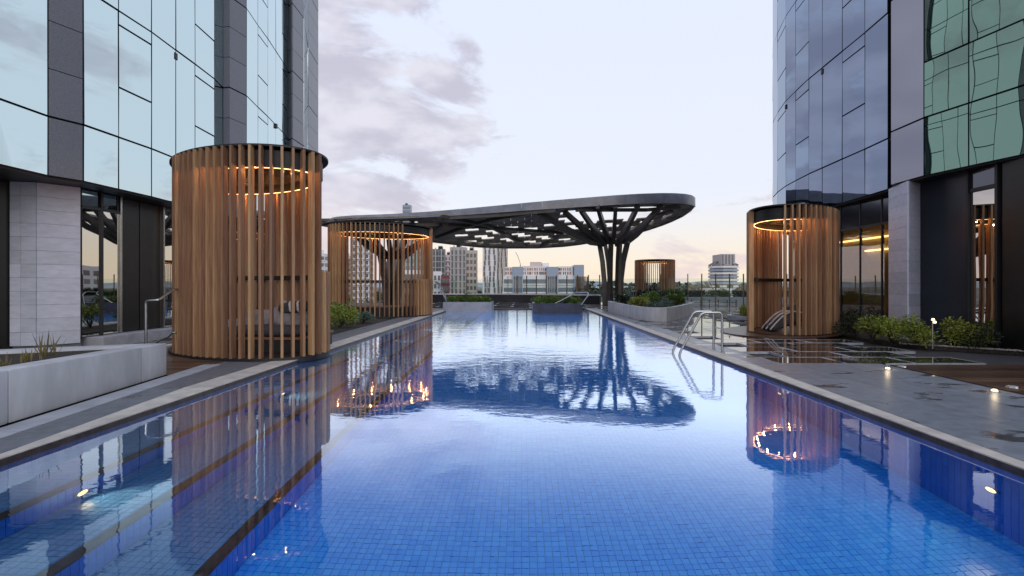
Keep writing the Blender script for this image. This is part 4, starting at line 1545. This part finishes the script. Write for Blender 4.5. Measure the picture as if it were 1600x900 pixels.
hr = thing('handrail', 'stainless handrail by the left entrance, behind the concrete planter', 'handrail', (-6.35, 8.2, 0))
d = 8.2
xa, xb_ = gx(228, d), gx(248, d)
MB().tube(smooth_path([(xa, d, 0.0), (xa, d, gz(470, d)), (xb_, d, gz(469, d)), (gx(272, 8.9), 8.9, gz(452, 8.9)), (gx(285, 9.6), 9.6, gz(452, 9.6))], 0.06), 0.021, 10).build('rail', 'steel', hr, smooth=True)
MB().tube(smooth_path([(gx(240, d), d, 0.3), (gx(246, d), d, gz(533, d)), (gx(264, d), d, gz(526, d)), (gx(268, d), d, gz(520, d)), (gx(275, d), d, gz(520, d))], 0.05), 0.018, 8).build('lower_rail', 'steel', hr, smooth=True)
for lb, paths in (('pale steel handrail rising beside the lilac box planter at far left', [((679, 440, 27.5), (684, 444, 27.3), (699, 473, 26.6)), ((682, 440, 28.0), (687, 444, 27.8), (701, 473, 27.1))]),
                  ('bent steel handrail over the right end of the navy box planter', [((866, 475, 24.9), (895, 460, 24.9), (897, 457, 25.2), (919, 457, 25.2), (919, 462, 25.0), (908, 477, 24.7)),])):
    t = thing('handrail', lb, 'handrail', (gx(paths[0][0][0], paths[0][0][2]), paths[0][0][2], 0))
    for p in paths:
        MB().tube(smooth_path([(gx(a, c), c, gz(b, c)) for a, b, c in p], 0.08), 0.03, 8).build('rail', 'steel', t, smooth=True)

bl = thing('bollard_light', 'slim metal bollard light with two small glowing heads in the right bed', 'light', (gx(1457, 10.3), 10.3, 0.0))
x = gx(1457, 10.3)
MB().tube([(x, 10.3, 0.0), (x, 10.3, 0.60)], 0.016, 8).build('post', 'steel', bl, smooth=True)
for dx, dz in ((-0.012, 0.60), (0.022, 0.545)):
    MB().lathe([(0.006, 0), (0.028, 0.006), (0.030, 0.03), (0.020, 0.05)], (x + dx, 10.27, dz), 10).build('lamp_head', 'lamp_glow', bl)
for i, (px_, py_) in enumerate(((1387, 577), (1554, 612))):
    d = F * H / (py_ - CY)
    x = gx(px_, d)
    t = thing('deck_light', ['glowing recessed deck light at the corner of the timber deck, farther one', 'glowing recessed deck light beside the timber deck, nearer one'][i], 'light', (x, d, 0), 'glowing lights in the paving')
    MB().lathe([(0.052, 0), (0.050, 0.008), (0.040, 0.010)], (x, d, 0.0), 14).build('bezel', 'steel', t)
    MB().lathe([(0.034, 0.0), (0.033, 0.010), (0.022, 0.022)], (x, d, 0.008), 14).build('lens', 'lamp_glow', t)
    l = bpy.data.lights.new('deck_light_glow', 'POINT')
    l.energy = 0.5
    l.color = (1, .8, .5)
    l.shadow_soft_size = 0.03
    lo = bpy.data.objects.new('deck_light_glow', l)
    COL.objects.link(lo)
    lo.parent = t
    lo.location = (0, 0, 0.11)
for i, (px_, py_) in enumerate(((1410, 573), (1582, 605))):
    d = F * H / (py_ - CY)
    t = thing('deck_disc', ['pale unlit disc set in the timber deck, farther one', 'pale unlit disc set in the timber deck, nearer one'][i], 'light', (gx(px_, d), d, 0), 'unlit discs in the timber deck')
    MB().lathe([(0.075, 0), (0.072, 0.010), (0.06, 0.012)], (gx(px_, d), d, 0.0), 16).build('bezel', 'steel', t)
    MB().lathe([(0.058, 0), (0.056, 0.014)], (gx(px_, d), d, 0.001), 16).build('lens', 'disc_glass', t)

# ------------------------------------------------------------------ parapet wall and glass fence at the far edge
fl = [(19.5, 32.0), (15.6, 32.0), (11.0, 32.0), (5.66, 35.07), (-1.1, 39.0), (-9.5, 39.4)]
pwall = thing('parapet_wall', 'low dark parapet wall with white coping at the far end of the pool', 'wall', (0, 38.4, 0))
for a, b in zip(fl[3:-1], fl[4:]):
    a, b = Vector((*a, 0)), Vector((*b, 0))
    dd = (b - a).normalized()
    nn = Vector((-dd.y, dd.x, 0))
    MB().prism([tuple((a)[:2]), tuple((b)[:2]), tuple((b - nn * .25)[:2]), tuple((a - nn * .25)[:2])], -0.05, 0.60).build('wall_face', 'dark_wall', pwall)
    MB().prism([tuple((a + nn * .06)[:2]), tuple((b + nn * .06)[:2]), tuple((b - nn * .3)[:2]), tuple((a - nn * .3)[:2])], 0.602, 0.69).build('wall_coping', 'city_white', pwall)
fence = thing('glass_fence', 'tall frameless glass wind fence on brown posts at the terrace edge', 'fence', (8, 33.7, 0))
for si, (a, b) in enumerate(zip(fl[:-1], fl[1:])):
    A_, B_ = Vector((*a, 0)), Vector((*b, 0))
    ln = (B_ - A_).length
    sp = 0.9 if si < 3 else (0.9 if si == 3 else 1.8)
    n = max(1, round(ln / sp))
    z0 = 0.0 if si < 3 else 0.69
    dd = (B_ - A_).normalized()
    for k in range(n):
        p = A_.lerp(B_, k / n)
        q = A_.lerp(B_, (k + 1) / n)
        top = 2.12
        if si != 4 or k % 2 == 0 or True:
            MB().obox((p.x, p.y, (z0 + top) / 2), dd, (-dd.y, dd.x, 0), (0, 0, 1), 0.022, 0.05, (top - z0) / 2).build('post', 'post_wood', fence)
        c = (p + q) / 2
        MB().obox((c.x, c.y, (z0 + 0.08 + 1.82) / 2), dd, (-dd.y, dd.x, 0), (0, 0, 1), (q - p).length / 2 - 0.035, 0.006, (1.82 - z0 - 0.08) / 2).build('glass_pane', 'glass_fence', fence)
hw = thing('planter_wall', 'long concrete planter wall with clipped hedge beyond the glass fence', 'planter', (14, 35.5, 0))
MB().box(8.6, 22, 35.4, 35.65, -0.05, 0.50).build('wall_face', 'concrete', hw)
MB().box(8.6, 22, 35.66, 37.6, -0.05, 0.36).build('soil', 'soil', hw)
for i in range(7):
    shrub('hedge_plant', 'clipped green hedge plant beyond the glass fence, number of many in a row', (9.6 + 1.75 * i, 36.5, .36), (.95, .8), .72, 'leaf_green' if i % 2 else 'leaf_dark', n=1700, ls=.20, lw=.10, group='hedge beyond the glass fence', seed=150 + i, clumps=16, cat='hedge')
for i, o in enumerate([o for o in COL.objects if o.name.startswith('hedge_plant') and not o.parent]):
    o['label'] = 'clipped %s hedge plant beyond the glass fence, %s in the row' % ('mid green' if i % 2 else 'dark green', ('leftmost', 'second from left', 'third from left', 'middle', 'third from right', 'second from right', 'rightmost')[i])
ft = MB()
for i in range(9):
    ft.box(9.3 + .62 * i, 9.34 + .62 * i, 33.6, 33.64, 0, 0.34)
for i in range(9):
    ft.box(9.0 + .62 * i, 15, 33.6, 33.62, 0.16, 0.18) if i == 0 else None
sfn = thing('low_fence', 'low dark post fence at the foot of the glass fence on the right', 'fence', (12, 33.6, 0))
for i in range(10):
    MB().box(9.3 + .62 * i, 9.35 + .62 * i, 33.58, 33.63, 0, 0.36).build('post', 'black_metal', sfn)
MB().box(9.3, 14.93, 33.64, 33.66, 0.14, 0.17).build('rail', 'black_metal', sfn)
bn2 = thing('bench', 'pale slab bench in front of the far small cabana', 'bench', (9.9, 39.0, 0))
MB().box(8.9, 11.1, 38.8, 39.3, 0.86, 0.94).build('seat', 'coping', bn2)
for x in (9.1, 10.9):
    MB().box(x - .06, x + .06, 38.9, 39.2, 0.0, 0.86).build('leg', 'black_metal', bn2)
te = struct(MB().box(2, 30, 39.52, 60, -0.62, -0.065).build('terrace_extension', 'slab'))
scn = thing('slat_screen', 'small brown slat screen behind the white coping right of the long apartments', 'screen', (4.6, 41.0, 0))
for i in range(8):
    xx = gx(901 + 2.4 * i, 41.0)
    MB().box(xx - .035, xx + .035, 40.94, 41.06, 0, gz(432, 41)).build('slat', 'slat_wood', scn)
MB().box(gx(901, 41), gx(919, 41), 41.06, 41.1, 1.0, 1.1).build('rail', 'post_wood', scn)

# ------------------------------------------------------------------ the city beyond
ZG = -32


def building(label, x0, x1, yt, d, style, m, wm='window_dark', m2='city_white', depth=None, cat='apartment tower', name='city_tower', fl=3.2, bay=None, yb=None, group='city buildings beyond the pool'):
    X0, X1, Z1 = gx(x0, d), gx(x1, d), gz(yt, d)
    Z0 = ZG if yb is None else gz(yb, d)
    depth = depth or (X1 - X0) * 0.8
    t = thing(name, label, cat, ((X0 + X1) / 2, d, ZG), group)
    MB().box(X0, X1, d, d + depth, Z0, Z1).build('wall', m, t)
    W = X1 - X0
    zlow = max(Z0, -8)
    nf = max(1, int((Z1 - zlow - 0.8) / fl))
    nb = max(2, round(W / (bay or 3.0)))
    bw = W / nb
    win, sl = MB(), MB()
    sides = [(-1, X0), (1, X1)]
    if style in ('grid', 'balcony'):
        for i in range(nf):
            z = Z1 - 1.0 - (i + 1) * fl + 0.7
            for k in range(nb):
                xa = X0 + k * bw + bw * .18
                win.box(xa, xa + bw * .64, d - 0.06, d + 0.3, z, z + fl * .58)
            nd = max(1, round(depth / 4))
            for s, xx in sides:
                for k in range(nd):
                    ya = d + (k + .2) * depth / nd
                    win.box(min(xx, xx + s * .06), max(xx, xx + s * .06), ya, ya + depth / nd * .6, z, z + fl * .58)
            if style == 'balcony':
                sl.box(X0 - .7, X1 + .7, d - 1.3, d - 0.07, z - .55, z - .3)
                for k in range(nb + 1):
                    if k % 2 == 0:
                        sl.box(X0 + k * bw - .15, X0 + k * bw + .15, d - 1.2, d - .07, z - .3, z + fl - .56)
    elif style == 'bands':
        for i in range(nf):
            z = Z1 - 0.6 - (i + 1) * fl + 0.7
            win.box(X0 + .3, X1 - .3, d - 0.06, d + .2, z, z + fl * .52)
            for s, xx in sides:
                win.box(min(xx, xx + s * .06), max(xx, xx + s * .06), d + .4, d + depth - .4, z, z + fl * .52)
            sl.box(X0 - .35, X1 + .35, d - .45, d - .07, z - .5, z - .25)
    elif style == 'fins':
        for k in range(nb):
            xa = X0 + k * bw
            win.box(xa + bw * .35, xa + bw * .85, d - .06, d + .2, zlow, Z1 - 1.5)
            if k % 2:
                sl.box(xa - bw * .05, xa + bw * .22, d - 1.2, d - .07, zlow, Z1 + (k % 3) * .6)
        for i in range(nf):
            z = Z1 - 1.0 - (i + 1) * fl
            sl.box(X0, X1, d - .3, d - .07, z, z + .45)
    elif style == 'wavy':
        for k in range(nb):
            for i in range(nf):
                z = Z1 - (i + 1) * fl
                ph = 0.5 + 0.42 * math.sin(i * 1.05 + k * 2.4)
                xa = X0 + k * bw + bw * .12 + ph * bw * .32
                win.box(xa, xa + bw * .42, d - .06, d + .2, z + .1, z + fl - .1)
                sl.box(xa + bw * .44, xa + bw * .56, d - .7, d - .07, z, z + fl)
    if win.v:
        stuff(win.build('window', wm, t))
    if sl.v:
        stuff(sl.build('floor_slab', m2, t))
    rs_ = random.Random(int(x0 * 7 + yt))
    pl_ = MB()
    for q in range(2):
        a = X0 + W * rs_.uniform(.1, .5)
        b = a + W * rs_.uniform(.2, .4)
        pl_.box(a, min(b, X1 - .2), d + depth * .3, d + depth * .6, Z1 + (0.0 if q == 0 else -0.1), Z1 + rs_.uniform(1.0, 2.2))
    if cat == 'apartment tower':
        pl_.build('plant_room', m, t)
    return t


building('striped black and white apartment block just right of the big left cabana', 480, 507, 396, 260, 'bands', 'city_white', fl=3.6)
building('brownish grey apartment tower behind the left half of the middle cabana', 521, 549, 400, 300, 'balcony', 'city_pink', m2='city_grey', bay=3.5)
building('tall white apartment tower behind the middle cabana slats', 550, 577, 352, 240, 'balcony', 'city_white', bay=2.8)
building('teal glass office block behind the right half of the middle cabana', 622, 662, 366, 220, 'grid', 'city_teal', 'window_pale', bay=2.6)
building('white podium with dark bands at the foot of the teal block', 618, 664, 422, 200, 'bands', 'city_white', cat='podium', name='podium', fl=3.8, depth=14)
building('pale slim tower whose top peeks above the canopy rim', 629, 641.5, 320, 420, 'bands', 'city_blue', 'window_pale', m2='city_white', fl=4.0)
building('dark grey tower close right of the middle cabana', 676, 694, 389, 270, 'fins', 'city_dark', m2='city_grey', bay=1.6)
building('pinkish white slim tower squeezed between the dark tower and the grey tower', 693, 707, 398, 300, 'balcony', 'city_pink', bay=2.4)
building('broad light grey concrete tower left of the patterned tower', 703, 728, 386, 235, 'fins', 'city_grey', 'window_dark', m2='city_grey', bay=2.2)
building('brown grey apartment wing joined to the right of the light grey tower', 728, 745, 391, 238, 'grid', 'city_beige', bay=2.0)
building('apartment tower with wavy black and white facade', 754, 776, 381, 230, 'wavy', 'city_white', 'window_dark', bay=2.3, fl=2.6)
building('pale cream tower with wavy ribs right of the black and white tower', 776, 793, 383, 232, 'wavy', 'city_beige', 'window_dark', bay=1.8, fl=2.8)
building('small white block with a flat roof in front of the dark tower', 677, 689, 424, 190, 'grid', 'city_white', cat='block', name='city_block', bay=2.2)
building('dark red low block beside the small white block', 689, 701, 430, 185, 'bands', 'city_red', m2='city_red', cat='block', name='city_block', fl=3)
bd = building('long white and orange apartment block under the canopy', 786, 905, 430.5, 180, 'bands', 'city_white', 'window_pale', cat='apartment block', name='apartment_block', fl=3.1, depth=16)
d = 180


def addbox(parent, nm, x0, x1, y0, y1, dd0, dd1, m):
    return MB().box(gx(x0, d), gx(x1, d), d + dd0, d + dd1, gz(y1, d), gz(y0, d)).build(nm, m, parent)


addbox(bd, 'upper_storeys', 789, 803, 417, 430.4, 1.2, 14, 'city_white')
addbox(bd, 'upper_storeys', 816, 858, 415.5, 430.4, 1.2, 14, 'city_white')
addbox(bd, 'upper_storeys', 872, 896, 416, 430.4, 1.2, 14, 'city_white')
addbox(bd, 'penthouse', 829, 847, 408.5, 415.4, 4, 12, 'city_pink')
addbox(bd, 'penthouse', 848, 859, 410, 415.4, 5, 12, 'city_white')
for x0, x1 in ((801, 817), (854, 872), (897, 912)):
    addbox(bd, 'stair_tower', x0, x1, 417 if x0 < 890 else 414, 457, -1.0, 8, 'city_blue')
    for k in range(4):
        addbox(bd, 'window', x0 + 2 + 3.4 * k, x0 + 4 + 3.4 * k, 432, 456, -1.15, -0.9, 'window_dark')
rs = random.Random(11)
orr, dk = MB(), MB()
for x0, x1 in ((789.5, 802), (817, 857), (873, 895)):
    x = x0
    while x < x1 - 1.5:
        for (ya, yb_) in ((418.5, 422.5), (424.5, 429)):
            q = rs.random()
            w = rs.uniform(1.2, 2.6)
            (orr if q < .55 else dk).box(gx(x, d), gx(x + w, d), d + 1.05 + .1 * (q < .55), d + 1.4, gz(yb_, d), gz(ya, d))
        x += rs.uniform(2.6, 4.2)
stuff(orr.build('balcony_recess', 'city_orange', bd))
stuff(dk.build('window', 'window_dark', bd))

# round office tower on the right
ot = thing('office_tower', 'round banded office tower with a square core on top, right of the far cabana', 'office tower', (gx(1130, 262), 262, ZG))
Xc = gx(1130, 262)
R8 = 22.0 / F * 262
oc = [(Xc + R8 * math.cos(math.pi / 8 + k * math.pi / 4), 262 + R8 * math.sin(math.pi / 8 + k * math.pi / 4)) for k in range(8)]
sc8 = lambda s: [(Xc + (x - Xc) * s, 262 + (y - 262) * s) for x, y in oc]
MB().prism(sc8(0.90), ZG, gz(415, 262)).build('core_glass', 'window_dark', ot)
for i in range(9):
    z = gz(416 + i * 5.0, 262)
    MB().prism(sc8(1.0), z - 1.05, z).build('floor_band', 'city_blue' if i % 2 else 'city_white', ot)
MB().box(gx(1120, 262), gx(1141, 262), 256, 268, gz(416, 262), gz(398, 262)).build('core_top', 'city_grey', ot)
mm = MB()
for k in range(4):
    mm.box(gx(1121 + 5 * k, 262), gx(1123.2 + 5 * k, 262), 255.8, 256, gz(414, 262), gz(399, 262))
mm.build('core_recess', 'city_dark', ot)
for k in range(8):
    a = Vector((*sc8(0.98)[k], gz(415, 262)))
    b = Vector((Xc + (a.x - Xc) * .5, 262 + (a.y - 262) * .5, gz(409, 262)))
    MB().bar(a, b, 0.9).build('roof_strut', 'city_dark', ot)

# towers out of the direct view that the facades mirror
for i, (ax, d_, w, h) in enumerate(((-0.705, 150, 10, 30), (-0.765, 170, 7, 22), (0.84, 180, 12, 9))):
    xx = CX + ax * F
    hw_ = w / 2 / d_ * F
    building(('white apartment tower', 'slim grey apartment tower', 'low white apartment tower')[i] + ' hidden behind the %s glass tower, mirrored in glass' % ('left' if ax < 0 else 'right'), xx - hw_, xx + hw_, CY - (h - H) / d_ * F, d_, 'balcony', 'city_grey' if i % 2 else 'city_white', bay=3.4, fl=3.4, group='towers seen only in reflections')

# tower crane
cr = thing('tower_crane', 'thin construction crane jib above the long apartment block', 'crane', (gx(812, 400), 400, ZG))
MB().tube([(gx(813, 400), 400, ZG), (gx(813, 400), 400, gz(414, 400))], 0.7, 4).build('mast', 'city_grey', cr)
MB().tube([(gx(814, 400), 400, gz(415, 400)), (gx(809, 400), 400, gz(400, 400)), (gx(805.5, 400), 400, gz(394, 400))], 0.35, 4).build('jib', 'city_grey', cr)

# low roofs, trees and hills toward the horizon
for i, (x0, x1, yt, d_, m, lb) in enumerate(((1116, 1140, 452.5, 90, 'city_beige', 'low yellowish flat roofed building beyond the hedge'), (1140, 1185, 451.5, 84, 'city_white', 'low white flat roofed building beyond the hedge, right of the yellowish one'),
                                         (930, 990, 447.5, 240, 'city_white', 'low white warehouse far off between the trunk and the far cabana'), (1160, 1188, 446, 330, 'city_grey', 'small grey far warehouse right of the round office tower'))):
    building(lb, x0, x1, yt, d_, 'bands', m, cat='low building', name='low_building', fl=4, depth=14)


def far_trees(name, label, n, x0, x1, d0, d1, z0, z1, seed, m='leaf_far'):
    rs = random.Random(seed)
    vs, fs = [], []
    for _ in range(n):
        d_ = d0 + (d1 - d0) * rs.random()
        x = gx(rs.uniform(x0, x1), d_)
        r = rs.uniform(.8, 1.8) * d_ / 130
        zc = rs.uniform(z0, z1) - abs(rs.gauss(0, .6))
        for k in range(26):
            v = Vector((rs.gauss(0, 1), rs.gauss(0, 1), rs.gauss(0, .7))).normalized() * r * rs.random() ** .35
            p = Vector((x, d_, zc)) + v
            a, b = Vector((rs.uniform(-1, 1), rs.uniform(-1, 1), rs.uniform(-1, 1))), Vector((rs.uniform(-1, 1), rs.uniform(-1, 1), rs.uniform(-1, 1)))
            o = len(vs)
            vs += [p + a * r * .4, p + b * r * .4, p - a * r * .4, p - b * r * .4]
            fs.append((o, o + 1, o + 2, o + 3))
        o = len(vs)
        vs += [(x - r * .1, d_, ZG), (x + r * .1, d_, ZG), (x, d_, zc)]
        fs.append((o, o + 1, o + 2))
    me = bpy.data.meshes.new(name)
    me.from_pydata([tuple(v) for v in vs], [], fs)
    me.materials.append(MAT[m])
    o = stuff(link(name, me))
    o['label'] = label
    return o


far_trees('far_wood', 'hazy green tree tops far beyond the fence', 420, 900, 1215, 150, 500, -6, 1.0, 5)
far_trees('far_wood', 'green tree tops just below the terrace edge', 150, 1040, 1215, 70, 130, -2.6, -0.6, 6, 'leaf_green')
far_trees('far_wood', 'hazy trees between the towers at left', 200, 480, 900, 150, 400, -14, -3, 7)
hl = MB()
ridge = []
rs = random.Random(2)
for i in range(121):
    x = -9000 + 150 * i
    ridge.append((x, 62 + 20 * math.sin(i * .31) + 14 * math.sin(i * .83 + 1) + rs.uniform(-5, 5)))
vs, fs = [], []
for i, (x, z) in enumerate(ridge):
    vs += [(x, 7600, ZG - 1), (x, 8200, z * .55), (x, 9300, z), (x, 12000, ZG - 1)]
for i in range(120):
    for q in range(3):
        fs.append((i * 4 + q, i * 4 + 4 + q, i * 4 + 5 + q, i * 4 + 1 + q))
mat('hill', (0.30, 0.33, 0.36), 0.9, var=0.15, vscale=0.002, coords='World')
struct(MB().add(vs, fs).build('hills', 'hill', smooth=True))
